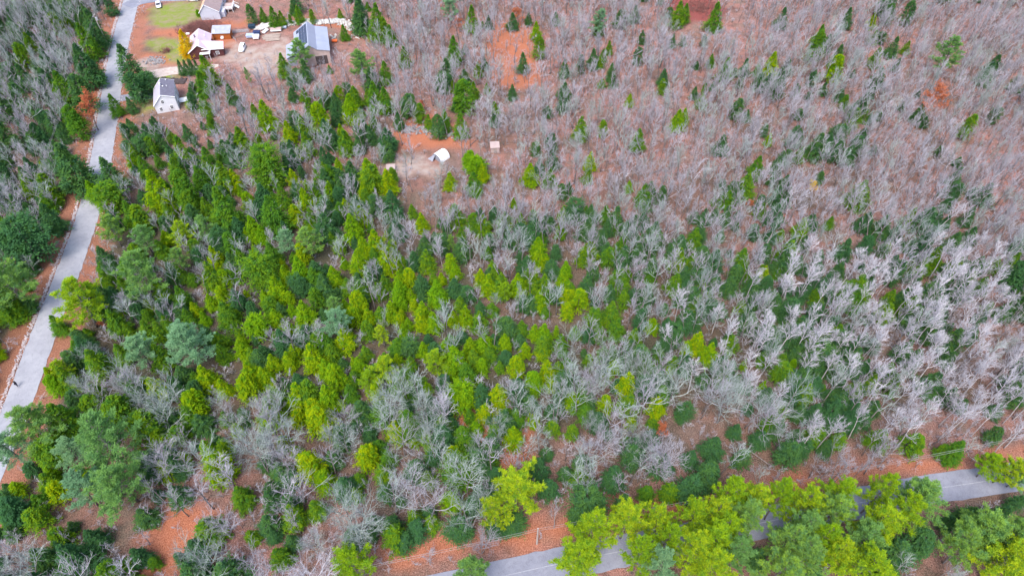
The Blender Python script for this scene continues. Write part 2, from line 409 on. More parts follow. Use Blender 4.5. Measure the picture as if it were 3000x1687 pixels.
def bare_tree(seed, H, crown_r, z0, limbs, elev, tw=1.0, fork=False, dens=1.0):
    """-> (trunk MB, crown MB); H height, z0 first limb height fraction"""
    rnd = random.Random(seed); T = MB(); C = MB()
    tops = []
    n_st = 2 if fork else 1
    for s in range(n_st):
        d0 = Vector((rnd.gauss(0, .05), rnd.gauss(0, .05), 1)) if s == 0 else Vector((rnd.choice((-1, 1))*.28, rnd.uniform(-.2, .2), 1))
        pts, _ = path((0, 0, -.2), d0, H*.86, 9, .03, .05, rnd)
        r0 = .0095*H*(1 if not s else .8)+.02
        T.tube(pts, [r0*(1-.85*i/9)+.02 for i in range(10)], 5)
        tops.append(pts)
    for li in range(int(limbs*n_st)):
        pts = tops[li % n_st]
        t = z0 + (1-z0)*((li+.5)/(limbs*n_st))**.85
        p, d = lerp_path(pts, min(t, .995)); az = li*2.4+rnd.uniform(-.5, .5)
        k = (t-z0)/(1-z0)
        L = crown_r*(1.15 - .45*k)*rnd.uniform(.75, 1.2); el = elev+.5*k+rnd.uniform(-.15, .2)
        ld = Vector((math.cos(az)*math.cos(el), math.sin(az)*math.cos(el), math.sin(el)))
        lp, _ = path(p, ld, L, 4, .12, .13, rnd)
        r1 = (.044+.036*(1-k))*H/12
        C.tube(lp, [r1, r1*.8, r1*.6, r1*.42, r1*.22], 3)
        for si in range(max(2, int(5*dens))):
            ts = .22+.78*(si+.5)/5/dens; ts = min(ts, 1.0)
            sp, dd = lerp_path(lp, min(ts, .999)); sdn = side_dir(dd, rnd.uniform(.45, .95), rnd.uniform(0, 6.28))
            SL = L*(.62-.30*ts)*rnd.uniform(.7, 1.25)
            sub, _ = path(sp, sdn, SL, 3, .14, .15, rnd)
            C.tube(sub, [.040*tw, .032*tw, .024*tw, .013*tw], 3)
            for ti in range(max(2, int(5*dens))):
                tt = .2+.8*(ti+.5)/5/dens; tp, td = lerp_path(sub, min(tt, .999))
                tdn = side_dir(td, rnd.uniform(.35, .9), rnd.uniform(0, 6.28)); TL = SL*(.6-.25*tt)*rnd.uniform(.7, 1.3)+.15
                twg, _ = path(tp, tdn, TL, 2, .12, .16, rnd)
                C.tube(twg, [.019*tw, .014*tw, .008*tw], 3)
                for qi in range(2):
                    qp, qd = lerp_path(twg, .3+.5*qi)
                    qn = side_dir(qd, rnd.uniform(.3, .8), rnd.uniform(0, 6.28))
                    QL = TL*.5*rnd.uniform(.6, 1.2)
                    e = (qp[0]+qn.x*QL, qp[1]+qn.y*QL, qp[2]+(qn.z+.1)*QL)
                    C.tube([qp, e], [.011*tw, .006*tw], 3)
    return T, C

def leaf(mb, c, d, up, L, W):
    s = d.cross(up)
    if s.length < 1e-4: s = Vector((1, 0, 0))
    s.normalize()
    a = c; b = (c[0]+d.x*L*.5+s.x*W, c[1]+d.y*L*.5+s.y*W, c[2]+d.z*L*.5+s.z*W)
    e = (c[0]+d.x*L, c[1]+d.y*L, c[2]+d.z*L); f = (c[0]+d.x*L*.5-s.x*W, c[1]+d.y*L*.5-s.y*W, c[2]+d.z*L*.5-s.z*W)
    mb.face([a, b, e, f])
def cone_tree(seed, H, Rad, shape='cone', n=620, per=10, ls=.38):
    """hemlock / cedar like crown of drooping sprays round a trunk"""
    rnd = random.Random(seed); T = MB(); C = MB()
    T.tube([(0, 0, -.2), (.05, .03, H*.5), (0, 0, H*.96)], [.014*H+.04, .008*H+.02, .015], 5)
    ox = rnd.uniform(0, 50)
    def prof(t):
        if shape == 'cone': return Rad*min(1, (1-t)*1.18)**1.0*(.55+.45*min(1, t*6+.3))
        if shape == 'round': return Rad*max(0, 1-((t-.42)/.60)**2)**.55 if t > .42 else Rad*(.72+.28*t/.42)
        return Rad*(max(0.0, 1-t)**.6)*(.7+.3*min(1, t*5))
    # tops: leaders
    tops = [(0, 0, 1.0, 1.0)]
    if shape != 'cone':
        for k in range(3):
            a = rnd.uniform(0, 6.28); tops.append((math.cos(a)*Rad*.42, math.sin(a)*Rad*.42, rnd.uniform(.74, .9), rnd.uniform(.5, .65)))
    for i in range(n):
        tx, ty, th, tr = tops[0] if len(tops) == 1 or rnd.random() < .5 else rnd.choice(tops[1:])
        t = 1-math.sqrt(rnd.random()) if shape == 'cone' else rnd.random()**.8*1.0
        t = .06+.94*t
        if rnd.random() < .1: t = rnd.uniform(.8, 1)
        az = rnd.uniform(0, 6.283)
        lump = 1+.62*noise.noise((math.cos(az)*1.6+ox, math.sin(az)*1.6, t*H*.42))+.34*noise.noise((math.cos(az)*4+ox, math.sin(az)*4, t*H*1.1))
        r = prof(t)*tr*lump*rnd.uniform(.70, 1.15)+.10
        z = H*th*t; z0 = z+r*.15
        ca, sa = math.cos(az), math.sin(az)
        d = Vector((ca, sa, -.16+.5*t*t)).normalized()
        for j in range(per):
            f = .42+.58*(j+rnd.random())/per
            sw = (rnd.random()-.5)*.55*(1.15-f)*r
            c = (tx+ca*r*f-sa*sw, ty+sa*r*f+ca*sw, z0+d.z*r*f+rnd.gauss(0, .10))
            dd = (d+Vector((rnd.gauss(0, .5), rnd.gauss(0, .5), rnd.gauss(-.1, .35)))).normalized()
            up = Vector((ca*.5+rnd.gauss(0, .35), sa*.5+rnd.gauss(0, .35), 1)).normalized()
            leaf(C, c, dd, up, ls*rnd.uniform(.7, 1.25), ls*.27)
    return T, C
def pine_tree(seed, H, Rad, z0=.35, nw=11):
    """white pine: whorls of long branches ending in tufts of needles"""
    rnd = random.Random(seed); T = MB(); C = MB()
    tp, _ = path((0, 0, -.2), (rnd.gauss(0, .03), rnd.gauss(0, .03), 1), H*.98, 8, .05, .03, rnd)
    T.tube(tp, [.012*H*(1-.9*i/8)+.03 for i in range(9)], 5)
    for wi in range(nw):
        t = z0+(1-z0)*(wi/(nw-1))**.9; p, d = lerp_path(tp, min(t, .99)); k = (t-z0)/(1-z0)
        nb = 5 if k < .85 else 4; a0 = rnd.uniform(0, 6.28)
        for b in range(nb):
            az = a0+b*6.283/nb+rnd.uniform(-.35, .35)
            L = Rad*(1-k)**.7*rnd.uniform(.5, 1.25)*(.7+.3*min(1, k*5))+.5
            el = .05+.75*k+rnd.uniform(-.1, .15)
            bd = Vector((math.cos(az)*math.cos(el), math.sin(az)*math.cos(el), math.sin(el)))
            bp, _ = path(p, bd, L, 4, .05, .08, rnd)
            T.tube(bp, [.05, .045, .035, .025, .012], 3)
            ntf = max(3, int(L*5.2))
            for q in range(ntf):
                f = .35+.65*(q+rnd.random()*.8)/ntf; c, cd_ = lerp_path(bp, min(f, .999))
                spread = L*.20*(1.15-f)+.10
                c = (c[0]+rnd.gauss(0, 1)*spread*.75, c[1]+rnd.gauss(0, 1)*spread*.75, c[2]+rnd.gauss(.08, .14))
                for e in range(15):
                    dd = (cd_*.7+Vector((rnd.gauss(0, .75), rnd.gauss(0, .75), rnd.gauss(.38, .38)))).normalized()
                    up = Vector((rnd.gauss(0, .5), rnd.gauss(0, .5), 1)).normalized()
                    s = (c[0]+rnd.gauss(0, .12), c[1]+rnd.gauss(0, .12), c[2]+rnd.gauss(0, .08))
                    leaf(C, s, dd, up, rnd.uniform(.34, .58), .055)
    return T, C

def protos(prefix, gens, bark, fol):
    return [(t.mesh(prefix+'_trunk', M[bark], True), c.mesh(prefix+'_crown', M[fol])) for t, c in gens]
def remat(pr, fol, bark=None):
    out = []
    for t, c in pr:
        c2 = c.copy(); c2.materials[0] = M[fol]
        t2 = t
        if bark: t2 = t.copy(); t2.materials[0] = M[bark]
        out.append((t2, c2))
    return out
PR = {}
g = [bare_tree(100+i, 12, 2.5+.4*(i % 4), .36+.05*(i % 4), (8, 9, 7)[i % 3], .74-.08*(i % 3), .8, fork=(i % 4 == 1), dens=.9) for i in range(12)]
PR['bare'] = protos('bare', g, 'bark', 'twig'); PR['bare_green'] = remat(PR['bare'], 'twig_green')
g = [bare_tree(150+i, 12, 4.4+.3*i, .30+.03*i, 10, .42, .75, fork=(i % 2 == 1), dens=1.15) for i in range(5)]
PR['wide'] = protos('wide', g, 'bark', 'twig'); PR['wide_green'] = remat(PR['wide'], 'twig_green')
g = [bare_tree(200+i, 13, 2.6+.3*(i % 3), .58, 11, .62, .85, dens=1.1) for i in range(8)]
PR['pale'] = protos('pale', g, 'pale_bark', 'pale_twig')
g = [bare_tree(300+i, 5, 1.8, .2, 6, .7, .8, dens=.7) for i in range(4)]
PR['sapling'] = protos('sapling', g, 'bark', 'twig')
g = [cone_tree(400+i, 10, 3.0, 'cone') for i in range(5)]; PR['cone_y'] = protos('cone', g, 'bark', 'cedar')
g = [cone_tree(420+i, 10, 3.1, 'ovoid', 640) for i in range(3)]; ov = protos('cone', g, 'bark', 'cedar')
PR['cone_y'] += ov[:1]; PR['round_y'] = ov + protos('cone', [cone_tree(430+i, 9, 3.4, 'round', 680) for i in range(2)], 'bark', 'cedar')
for k, fol in (('g', 'green'), ('d', 'dark')):
    PR['cone_'+k] = remat(PR['cone_y'], fol); PR['round_'+k] = remat(PR['round_y'], fol)
g = [pine_tree(500+i, 16, 4.4, .32+.05*(i % 2), 10) for i in range(5)]; PR['pine'] = protos('pine', g, 'bark', 'pine')
PR['pine_P'] = remat(PR['pine'], 'pine_yellow'); PR['pine_b'] = remat(PR['pine'], 'pine_blue')
BASE = {'wide': (12, 5.0), 'wide_green': (12, 5.0), 'bare': (12, 3.1), 'bare_green': (12, 3.1), 'pale': (13, 2.9), 'sapling': (5, 1.7), 'cone': (10, 2.9), 'round': (9.6, 3.1), 'pine': (16, 4.3)}
def place(kind, vi, x, y, h, rad, rz, name, label, cat, group):
    pr = PR[kind]; t, c = pr[vi % len(pr)]; bh, br = BASE.get(kind) or BASE[kind.split('_')[0]]
    r = empty(name, (x, y, 0), rz, (rad/br, rad/br, h/bh)); tag(r, label, cat, group)
    link('trunk', t, r); link('crown', c, r)
    return r

# ---------------------------------------------------------------- evergreens seen one by one in the photo
# crop origin, crop scale, then (x, top y, width, kind) inside that crop
LIST = [
 (0, 420, 2.576, """835,110,170,d 700,285,110,y 820,310,190,gr 1090,105,110,g 1185,210,190,y 1390,215,180,g 1335,240,80,y 1430,370,120,g 1330,115,110,g 1195,80,70,g
 1570,30,120,g 1570,105,120,g 1690,140,150,g 1770,200,110,y 2010,30,230,gr 2210,195,90,y 2130,320,110,g 2300,340,110,y 2490,290,110,y 2550,110,60,y 1690,340,220,g
 1560,410,110,g 1480,375,60,y 1810,310,50,y 2060,400,190,g 1910,550,130,y 2230,470,110,y 1270,460,90,g 1210,510,60,y 990,440,140,g 1060,480,180,gr 850,550,180,p
 1110,630,180,p 1370,610,160,P 1530,570,160,p 1210,730,100,g 1350,800,150,p 1620,780,120,y 1750,680,140,g 2050,750,120,g 1980,620,100,y 1860,640,70,y 2330,640,190,p
 2170,660,150,b 2280,760,110,y 2500,670,60,g 1590,900,150,g 1690,960,100,y 1750,905,110,g 1960,870,220,gr 2130,870,60,y 2150,930,100,y 2260,860,140,y 2520,930,120,y
 1090,830,290,p 960,820,60,y 930,1010,100,g 1360,930,90,g 2090,1010,150,y 1680,1085,120,y 1590,1140,90,y 1710,1200,150,g 1370,1080,120,g 1470,1200,90,y 1540,1270,80,y
 1770,1240,70,y 2000,1110,90,y 1860,1100,50,y 2190,1120,80,y 2300,1190,150,y 2200,1210,70,y 2380,1100,120,g 2080,1250,110,y 2540,1150,130,p 1940,1310,160,yr 600,1010,320,P
 870,1260,150,g 430,1300,110,g 1110,1260,80,g 1110,1340,120,g 1200,1350,110,g 1400,1350,200,b 960,1360,80,g 90,850,330,p 200,580,300,dr 540,10,250,d 380,460,150,d 240,110,120,d
 60,1160,150,g 30,1050,200,g 190,1130,110,d 20,130,110,d 2400,130,80,g 1990,240,90,g 1460,470,120,d 1800,560,120,d 1300,900,120,d 1900,1200,90,d 1040,760,120,g"""),
 (0, 980, 2.05, """730,60,100,g 850,20,190,b 960,60,120,g 1140,-40,240,b 575,95,130,g 390,150,120,P 310,200,90,y 330,255,100,y 1050,250,110,d 1235,190,120,y 1330,60,90,g 1450,30,90,y
 1450,0,60,y 1500,165,110,y 1590,200,110,y 1490,250,130,y 1340,270,90,y 1640,120,90,y 1735,105,90,y 1880,60,130,y 1990,60,90,g 1960,150,100,y 2010,190,130,y 1800,295,150,y
 1860,290,140,g 1970,310,140,y 1160,360,170,yr 560,380,150,gr 720,390,180,gr 380,425,180,g 880,490,220,gr 230,450,260,p 670,540,320,p 300,640,170,gr 60,610,200,b 450,640,180,b
 720,770,290,p 510,870,210,b 510,800,100,y 350,900,130,yr 220,1070,150,gr 430,1270,170,d 250,1290,130,d 1250,640,110,y 1350,640,100,g 1310,745,190,yr 1450,920,120,g 1800,460,110,yr
 1920,455,180,yr 1860,730,180,yr 1950,840,140,yr 1900,1000,110,g 1680,1290,120,g 1510,1180,80,g 1170,1380,190,d 1750,1210,90,d 1300,600,80,d 560,1180,120,d 830,1290,110,d"""),
 (1000, 1127, 2.576, """65,0,110,g 265,10,120,y 905,20,200,yr 965,190,80,g 1185,0,150,y 1010,280,110,y 1300,320,140,y 190,480,190,yr 350,500,120,g 310,600,130,g 850,475,130,yr 880,580,220,gr
 820,830,170,yr 550,950,110,g 680,990,120,g 400,1100,200,gr 580,1060,180,dr 880,1060,180,dr 90,1120,180,dr 110,780,100,g 1990,90,120,y 2380,95,130,y 1310,690,320,P 1170,830,180,P
 1490,560,150,d 1850,830,240,dr 2060,620,170,d 2300,790,140,gr 2480,740,140,g 2130,850,140,d 1740,310,100,g 1880,1020,250,P 2140,910,260,P 2230,1190,200,P 1750,1250,290,P
 2430,1050,180,P 2400,960,200,P 120,1240,290,P 1010,1310,220,p 2400,1270,200,b 1300,1010,170,dr 1180,1050,150,dr 1800,960,160,dr 480,1150,170,dr"""),
 (2000, 1127, 2.576, """230,400,150,d 180,620,220,dr 60,720,220,dr 1180,360,110,g 1730,390,170,gr 2050,430,150,g 1950,460,80,g 2350,330,110,d 400,300,100,d 930,0,130,g 1130,120,150,d
 350,780,250,P 300,1000,220,P 450,900,240,p 1650,850,220,P 420,1150,200,p 750,1100,240,p 1000,1080,220,P 1350,1080,240,p 520,770,200,P 210,890,230,P 60,890,200,P 700,760,190,P 900,800,220,P 1150,740,240,P 1460,710,200,P 1760,760,290,p 1100,860,240,p 900,1000,220,p
 1500,930,270,P 1180,1160,220,P 230,1070,270,P 80,1160,260,P 200,1310,250,P 700,1290,250,p 900,1230,240,p 1400,1230,290,P 2300,540,190,P 2440,560,220,P 2520,640,150,b
 2230,1000,330,p 2450,1060,250,p 2110,1110,240,p 2400,1230,330,P 2560,1050,150,P 2520,850,120,d 2150,930,150,d 1990,1000,120,d 2400,920,150,d 560,1250,150,d 60,500,120,d"""),
 (2000, 560, 2.556, """90,280,110,g 890,200,100,y 1100,190,70,g 730,290,60,g 610,560,80,y 1010,765,90,g 110,1060,130,y 200,1140,130,y 30,1130,90,y 740,1290,160,gr 820,1260,60,y 460,1255,50,y
 600,1420,60,y 440,430,120,g 1210,360,120,d 1370,340,110,d 1970,180,80,d 590,550,60,g 2490,540,160,d 1550,740,100,g 350,640,110,d 620,640,110,d 1020,1290,100,d"""),
 (1000, 560, 2.556, """185,-10,90,g 380,0,140,d 80,175,140,y 600,165,100,y 255,290,140,y 165,345,110,y 130,450,140,y 20,490,60,y 245,425,90,g 1290,45,50,y 1665,110,90,g 1470,350,130,y 1480,430,120,y
 1530,470,80,y 1680,525,90,y 1665,600,110,y 820,475,110,y 850,540,90,y 640,440,120,g 1130,520,80,y 1045,585,100,y 1105,625,120,y 1320,620,130,y 1220,690,120,P 1200,620,140,g
 435,600,100,y 510,585,120,y 430,750,110,y 520,730,80,y 750,610,70,y 690,610,80,g 715,670,140,y 700,755,80,y 125,755,140,y 100,880,110,y 200,880,100,y 375,825,110,y 545,815,80,y
 610,830,110,y 600,905,110,y 690,905,120,y 450,870,50,y 440,925,80,y 500,950,70,y 465,995,80,y 310,1020,120,P 1480,745,110,y 1700,750,110,yr 1780,750,150,yr 1690,850,120,yr
 890,790,90,g 930,865,110,y 840,900,90,y 1035,900,120,g 1350,970,90,g 1450,1000,90,y 1520,995,110,y 1510,1095,130,g 1510,1145,100,y 1750,1010,80,g 1610,1010,50,y 965,1100,110,y
 990,1190,110,g 1110,1160,100,g 1375,1135,90,y 1310,1240,130,y 1540,1270,120,y 1440,1360,140,y 1055,1260,100,y 1185,1270,70,g 830,1325,90,y 615,1130,100,y 710,1200,180,P
 325,1260,200,P 190,1360,150,P 130,1245,100,y 95,1240,60,y 180,1160,90,g 420,1220,90,y -20,900,200,b 25,810,70,y 2000,430,110,g 2110,760,100,g 2020,830,140,g 2060,960,120,g
 1930,1010,100,g 2500,620,120,g 1850,1230,90,g 2380,1180,80,g 2140,1360,150,y 640,1430,80,y 330,1210,90,g 520,1240,90,g 700,1140,120,d 530,100,70,g 990,170,100,g 900,270,70,g
 820,330,80,p 1840,630,110,d 2240,900,110,d"""),
 (1000, 0, 2.576, """275,30,150,g 320,140,100,g 135,20,130,d 820,-20,120,b 985,45,110,g 850,275,120,g 475,350,90,g 370,190,90,g 330,465,100,g 175,370,170,p 1030,470,70,g 1470,165,80,y
 1490,270,100,g 1685,450,80,d 1940,60,130,b 1940,130,80,g 930,620,190,gr 845,600,60,g 1000,620,80,g 250,620,130,g 330,660,120,g 100,660,110,g 70,715,130,y 240,860,80,g 30,985,120,g
 595,785,90,g 660,865,70,g 780,830,70,g 730,870,110,d 800,900,60,g 900,860,110,g 340,1040,110,d 430,850,80,d 205,1200,150,y 240,1250,150,g 350,1280,130,y 385,1270,80,g 170,1390,90,y
 970,1150,120,yr 1020,1190,130,yr 1070,1240,90,y 1000,1300,120,g 1425,1235,110,y 1810,880,110,g 1970,910,80,g 2240,975,110,g 1880,1150,90,y 1860,1270,80,g 2170,1365,60,y 2175,710,60,y
 2020,310,60,g 2240,360,80,d 2430,520,80,d 2420,600,70,g 2540,830,100,y 2545,10,110,g 2270,230,60,d 2500,260,60,d 1290,640,70,d 1370,400,90,d 820,1300,90,y 1900,370,90,d 2040,480,80,d"""),
 (2000, 0, 2.576, """245,20,120,g 20,30,80,g 1030,190,100,g 1010,235,130,g 670,395,110,y 1150,430,150,yr 1460,360,90,g 1430,100,70,y 1990,280,190,p 215,410,60,g 470,445,80,d 90,655,60,d
 165,630,40,g 10,820,80,y 1220,720,70,g 650,1010,60,y 560,1180,110,g 1690,310,60,g 1620,440,60,d 2160,870,110,g 1170,340,100,d 750,60,90,d 1240,60,90,d 1700,10,100,d 1590,280,90,d"""),
 (0, 0, 3.435, """840,70,120,d 940,100,190,d 870,240,200,g 960,240,150,d 860,450,240,d 930,560,150,d 1100,-60,120,d 300,330,120,g 420,330,90,d 230,440,150,g 680,160,80,g 640,720,200,g 830,760,220,d
 520,790,110,g 760,1070,200,g 200,850,170,d 1290,450,230,d 1500,730,170,dr 1370,750,230,dr 240,650,150,d 60,1230,170,d 380,1250,150,d 620,1270,110,d 1150,950,130,g 1310,980,100,d
 20,220,100,d 2060,960,130,g 2410,1010,80,d 2130,1180,110,g 1710,1290,90,g 1520,1380,120,g 1830,1370,190,g 2420,1280,160,g 1880,1250,110,d 2080,560,180,g"""),
 (350, 0, 3.435, """1320,50,110,d 1440,80,80,g 1550,70,120,g 1630,110,90,g 1720,150,50,g 1800,60,100,g 1940,100,80,g 2220,90,60,g 2260,250,90,g 2420,-20,170,d 1820,390,210,p 1650,540,140,g
 2450,520,170,p 1355,1040,90,g 1470,1010,180,y 1700,1220,140,y 1230,1290,140,g 1400,1350,90,g 930,1170,110,g 2210,870,110,y 2330,950,170,y 2370,870,130,g 1910,990,130,g 2010,1040,190,y
 2170,1090,110,d 1880,1340,150,g 2230,1250,100,y 2290,1320,130,y 2500,900,100,g 1120,850,120,d 1300,680,60,p"""),
]
ZONES = [  # (test on photo pixel, words)
 (lambda x, y: x < 330-.27*y and y < 1250, 'in the wood on the far side of the side road'),
 (lambda x, y: y < 330 and x < 640, 'near the houses by the side road'),
 (lambda x, y: y < 330 and x < 1120, 'around the barn yard'),
 (lambda x, y: x > 1400 and y > 1440+(2700-x)*.06, 'along the lower road'),
 (lambda x, y: y > 1440 and x > 850, 'beside the lower road verge'),
 (lambda x, y: x < 700 and y > 1120, 'in the lower left corner of the wood'),
 (lambda x, y: x < 1050 and y < 760, 'in the evergreen stand below the houses'),
 (lambda x, y: x < 1050, 'in the evergreen stand right of the side road'),
 (lambda x, y: x < 1480 and y < 620, 'around the clearing with the white shelter'),
 (lambda x, y: x < 1750 and y < 560, 'in the bare wood above the clearing'),
 (lambda x, y: x < 1290 and y > 600 and y < 1180, 'at the heart of the bright evergreen stand'), (lambda x, y: x < 1600 and y > 600 and y < 1180, 'in the middle of the mixed wood'), (lambda x, y: x < 2000 and y > 600 and y < 1180, 'right of the broad round cedar'),
 (lambda x, y: x >= 2000 and y < 600, 'in the bare wood at the upper right'),
 (lambda x, y: x >= 2000, 'among the pale barked trees on the right'),
 (lambda x, y: True, 'in the mixed wood above the lower road')]
def zone(px, py):
    for f, s in ZONES:
        if f(px, py): return s
LOOK = {'y': 'bright yellow-green', 'g': 'mid green', 'd': 'dark green'}
PLOOK = {'p': 'fresh green', 'P': 'yellow-green', 'b': 'bluish green'}
SPECIAL = {(1300, 0): 1}
EV = []; rnd = random.Random(7); todo = []
UNIQUE = {  # crop no, x -> own label
 (0, 600, 1010): 'big yellow-green pine reaching out over the edge of the side road', (0, 90, 850): 'large green pine left of the side road opposite the yellow-green roadside pine',
 (0, 1090, 830): 'tallest fresh green pine right of the side road, above a bare fan shaped tree', (2, 1310, 690): 'bright yellow pine with broad flat crown standing alone above the lower road',
 (2, 120, 1240): 'yellow-green pine cut off by the bottom edge, left of the lower road', (2, 1010, 1310): 'dull green pine at the bottom edge in front of the bare stretch of lower road',
 (7, 1990, 280): 'lone feathery green pine among bare trees at the upper right', (8, 1290, 450): 'tall dark spruce standing right of the side road below the grassy yard',
 (8, 1500, 730): 'rounded blue-dark evergreen above the paved driveway of the grey house', (9, 1820, 390): 'large feathery pine in front of the grey metal barn',
 (1, 670, 540): 'largest spreading pine in the lower left corner of the wood', (1, 1160, 360): 'lone round yellow-green evergreen above bare trees in the lower left',
 (5, 1780, 750): 'broad round yellow-green evergreen at the right end of the bright stand', (6, 930, 620): 'broad dark olive evergreen above and right of the clearing',
 (4, 200, 1140): 'low bright yellow-green evergreen spreading among grey trees right of centre', (3, 1730, 390): 'rounded green evergreen standing alone on the leaf strewn bank above the lower road at right'}
for ci, (ox, oy, s, txt) in enumerate(LIST):
    for tok in txt.split():
        q = tok.split(','); X, Y, Wd = float(q[0]), float(q[1]), float(q[2])/s; k = q[3]
        px, py = ox+X/s, oy+Y/s
        pine = k in 'pPb'
        x, y = at(px, py, 8.0); d = proj(x, y, 6)[2]; wm = Wd*d/FPX
        if pine: h = min(19, max(7, 1.75*wm)); h = max(h, 14) if py > 1400 and px > 850 else h
        else: h = min(15, max(4.0, (1.4 if k.endswith('r') else 1.9)*wm))
        if k == 'dr' and py > 1500: h *= .8
        x, y = at(px, py, h); d = proj(x, y, h*.5)[2]; x = (px-1500)/FPX*d; wm = Wd*d/FPX
        rad = wm*.5*((1.5 if py > 1380 and px > 1200 else 1.28) if pine else 1.15)
        rz = rnd.uniform(0, 6.28); vi = rnd.randrange(60)
        if pine:
            kind = {'p': 'pine', 'P': 'pine_P', 'b': 'pine_b'}[k]; z = zone(px, py)
            lab = f'feathery {PLOOK[k]} pine {z}'; grp = f'{PLOOK[k]} pines {z}'; name, cat = 'pine_tree', 'pine'
        else:
            kind = ('round_' if k.endswith('r') else 'cone_')+k[0]; z = zone(px, py)
            shp = 'rounded' if k.endswith('r') else ('small pointed' if wm < 4.2 else 'cone-shaped')
            sc = 'cedar' if k[0] == 'y' else 'hemlock'
            lab = f'{shp} {LOOK[k[0]]} {sc} {z}'; grp = f'{shp} {LOOK[k[0]]} {sc}s {z}'; name, cat = sc+'_tree', sc
        u = UNIQUE.get((ci, int(X), int(Y)))
        todo.append((name, cat, lab, grp, u, px, kind, vi, x, y, h, rad, rz))
        EV.append((px, py+Wd*.55, Wd*.5, d, x, y, rad))
ORD = 'second third fourth fifth sixth seventh eighth ninth tenth eleventh twelfth thirteenth fourteenth fifteenth sixteenth'.split()
def short(s):
    for a, b_ in ((' shaped', ''), ('in the middle of the mixed wood', 'mid wood'), ('in the bare wood ', ''), ('beside the lower road verge', 'by lower road'), ('near the houses by the side road', 'near the houses'), ('right of the broad round cedar', 'right of round cedar'), ('small pointed', 'small'), ('-shaped', ''), ('feathery ', ''), ('in the evergreen stand', 'in stand'), ('in the lower left corner of the wood', 'in lower left wood'), ('in the wood on the far side of the side road', 'left of side road'),
                  ('at the heart of the bright evergreen stand', 'mid stand'), ('among the pale barked trees on the right', 'among pale barked trees'), ('in the mixed wood above the lower road', 'above lower road'), ('around the clearing with the white shelter', 'around the clearing')):
        if len(s.replace('-', ' ').split()) <= 16: break
        s = s.replace(a, b_)
    return s
def ordinal(items, lim=16):
    """items: (label, px, py) -> labels naming each tree's place among its look-alikes"""
    g = {}; out = [None]*len(items)
    for i, q in enumerate(items): g.setdefault(q[0], []).append(i)
    for lab, ix in g.items():
        if len(ix) == 1: out[ix[0]] = (lab, False); continue
        nb = -(-len(ix)//lim)
        if nb > 3:
            for i in ix: out[i] = (lab, True)
            continue
        ix.sort(key=lambda i: items[i][2])
        for b_ in range(nb):
            part = sorted(ix[b_*len(ix)//nb:(b_+1)*len(ix)//nb], key=lambda i: items[i][1])
            bn = '' if nb == 1 else (('upper', 'lower') if nb == 2 else ('upper', 'middle', 'lower'))[b_]+' band, '
            for k, i in enumerate(part):
                out[i] = (short(lab+', '+bn+('leftmost' if k == 0 else 'rightmost' if k == len(part)-1 else ORD[k-1]+' from left')), True)
    return out
olab = ordinal([(q[4] or q[2], q[5], q[9]*-1) for q in todo])
for (name, cat, lab, grp, u, px, kind, vi, x, y, h, rad, rz), (lab2, many) in zip(todo, olab):
    place(kind, vi, x, y, h, rad, rz, name, u or lab2, cat, grp if many and not u else None)
# arborvitae hedge, golden tree, rusty oaks
for hx in (1785, 1840, 1895, 1950):
    px, py = hx/3.435, 605/3.435; x, y = at(px, py, 5.5)
    place('cone_d', hx, x, y, 5.5, 1.35, hx, 'hedge_tree', ('leftmost' if hx == 1785 else 'second' if hx == 1840 else 'third' if hx == 1895 else 'rightmost')+' dark green tree of the short hedge below the maroon house', 'hedge tree', 'hedge trees below the maroon house')
    EV.append((px, py+15, 14, 225, x, y, 1.4))
PR['cone_Y'] = remat(PR['cone_y'], 'gold'); PR['round_Y'] = remat(PR['round_y'], 'gold')
x, y = at(527, 88, 9.5); place('cone_Y', 1, x, y, 9.5, 2.7, .6, 'golden_tree', 'golden yellow leafed tree on the lawn left of the maroon house', 'autumn tree', None)
EV.append((530, 125, 22, 220, x, y, 2.7))
g = [bare_tree(600+i, 9, 3.0, .35, 8, .6, 1.0, dens=.8) for i in range(2)]
for i, (t_, c_) in enumerate(g):
    q = random.Random(i)
    for _ in range(1500):
        base = c_.v[q.randrange(len(c_.v))]
        dd = Vector((q.gauss(0, 1), q.gauss(0, 1), q.gauss(0, .6))).normalized()
        leaf(c_, (base[0]+q.gauss(0, .15), base[1]+q.gauss(0, .15), base[2]+q.gauss(0, .15)), dd, Vector((q.gauss(0, .5), q.gauss(0, .5), 1)), .30, .10)
PR['rusty'] = protos('rusty', g, 'bark', 'rust'); PR['golden'] = remat(PR['rusty'], 'gold'); BASE['rusty'] = BASE['golden'] = (9, 2.9)
for px, py, wpx, kd, lab in [(1520, 25, 40, 'rusty', 'salmon leafed oak standing among bare trees near the top edge'), (1345, 55, 34, 'rusty', 'rusty leafed narrow oak beside a dark cone-shaped evergreen near the top edge'),
        (1239, 295, 20, 'rusty', 'small orange leafed sapling behind the little pine above the clearing'), (2762, 262, 74, 'rusty', 'wide coral leafed oak in the bare wood at the upper right'),
        (2395, 532, 36, 'golden', 'small golden leafed tree alone in the bare wood at right'), (236, 287, 74, 'rusty', 'rusty orange leafed tree on the far side of the side road'),
        (2200, 585, 26, 'rusty', 'small orange leafed bush right of centre in the bare wood'), (1955, 1245, 46, 'rusty', 'tan leafed tree between bare trees left of the lower evergreens'),
        (290, 935, 26, 'rusty', 'small orange leafed sapling right of the side road')]:
    h = max(4, wpx*.115*1.3); x, y = at(px, py, h); d = proj(x, y, h)[2]
    place(kd, int(px), x, y, h, wpx*.5*d/FPX*1.05, px, 'oak_tree' if kd == 'rusty' else 'autumn_tree', lab, 'autumn tree', None); EV.append((px, py+wpx*.4, wpx*.5, d, x, y, 2))

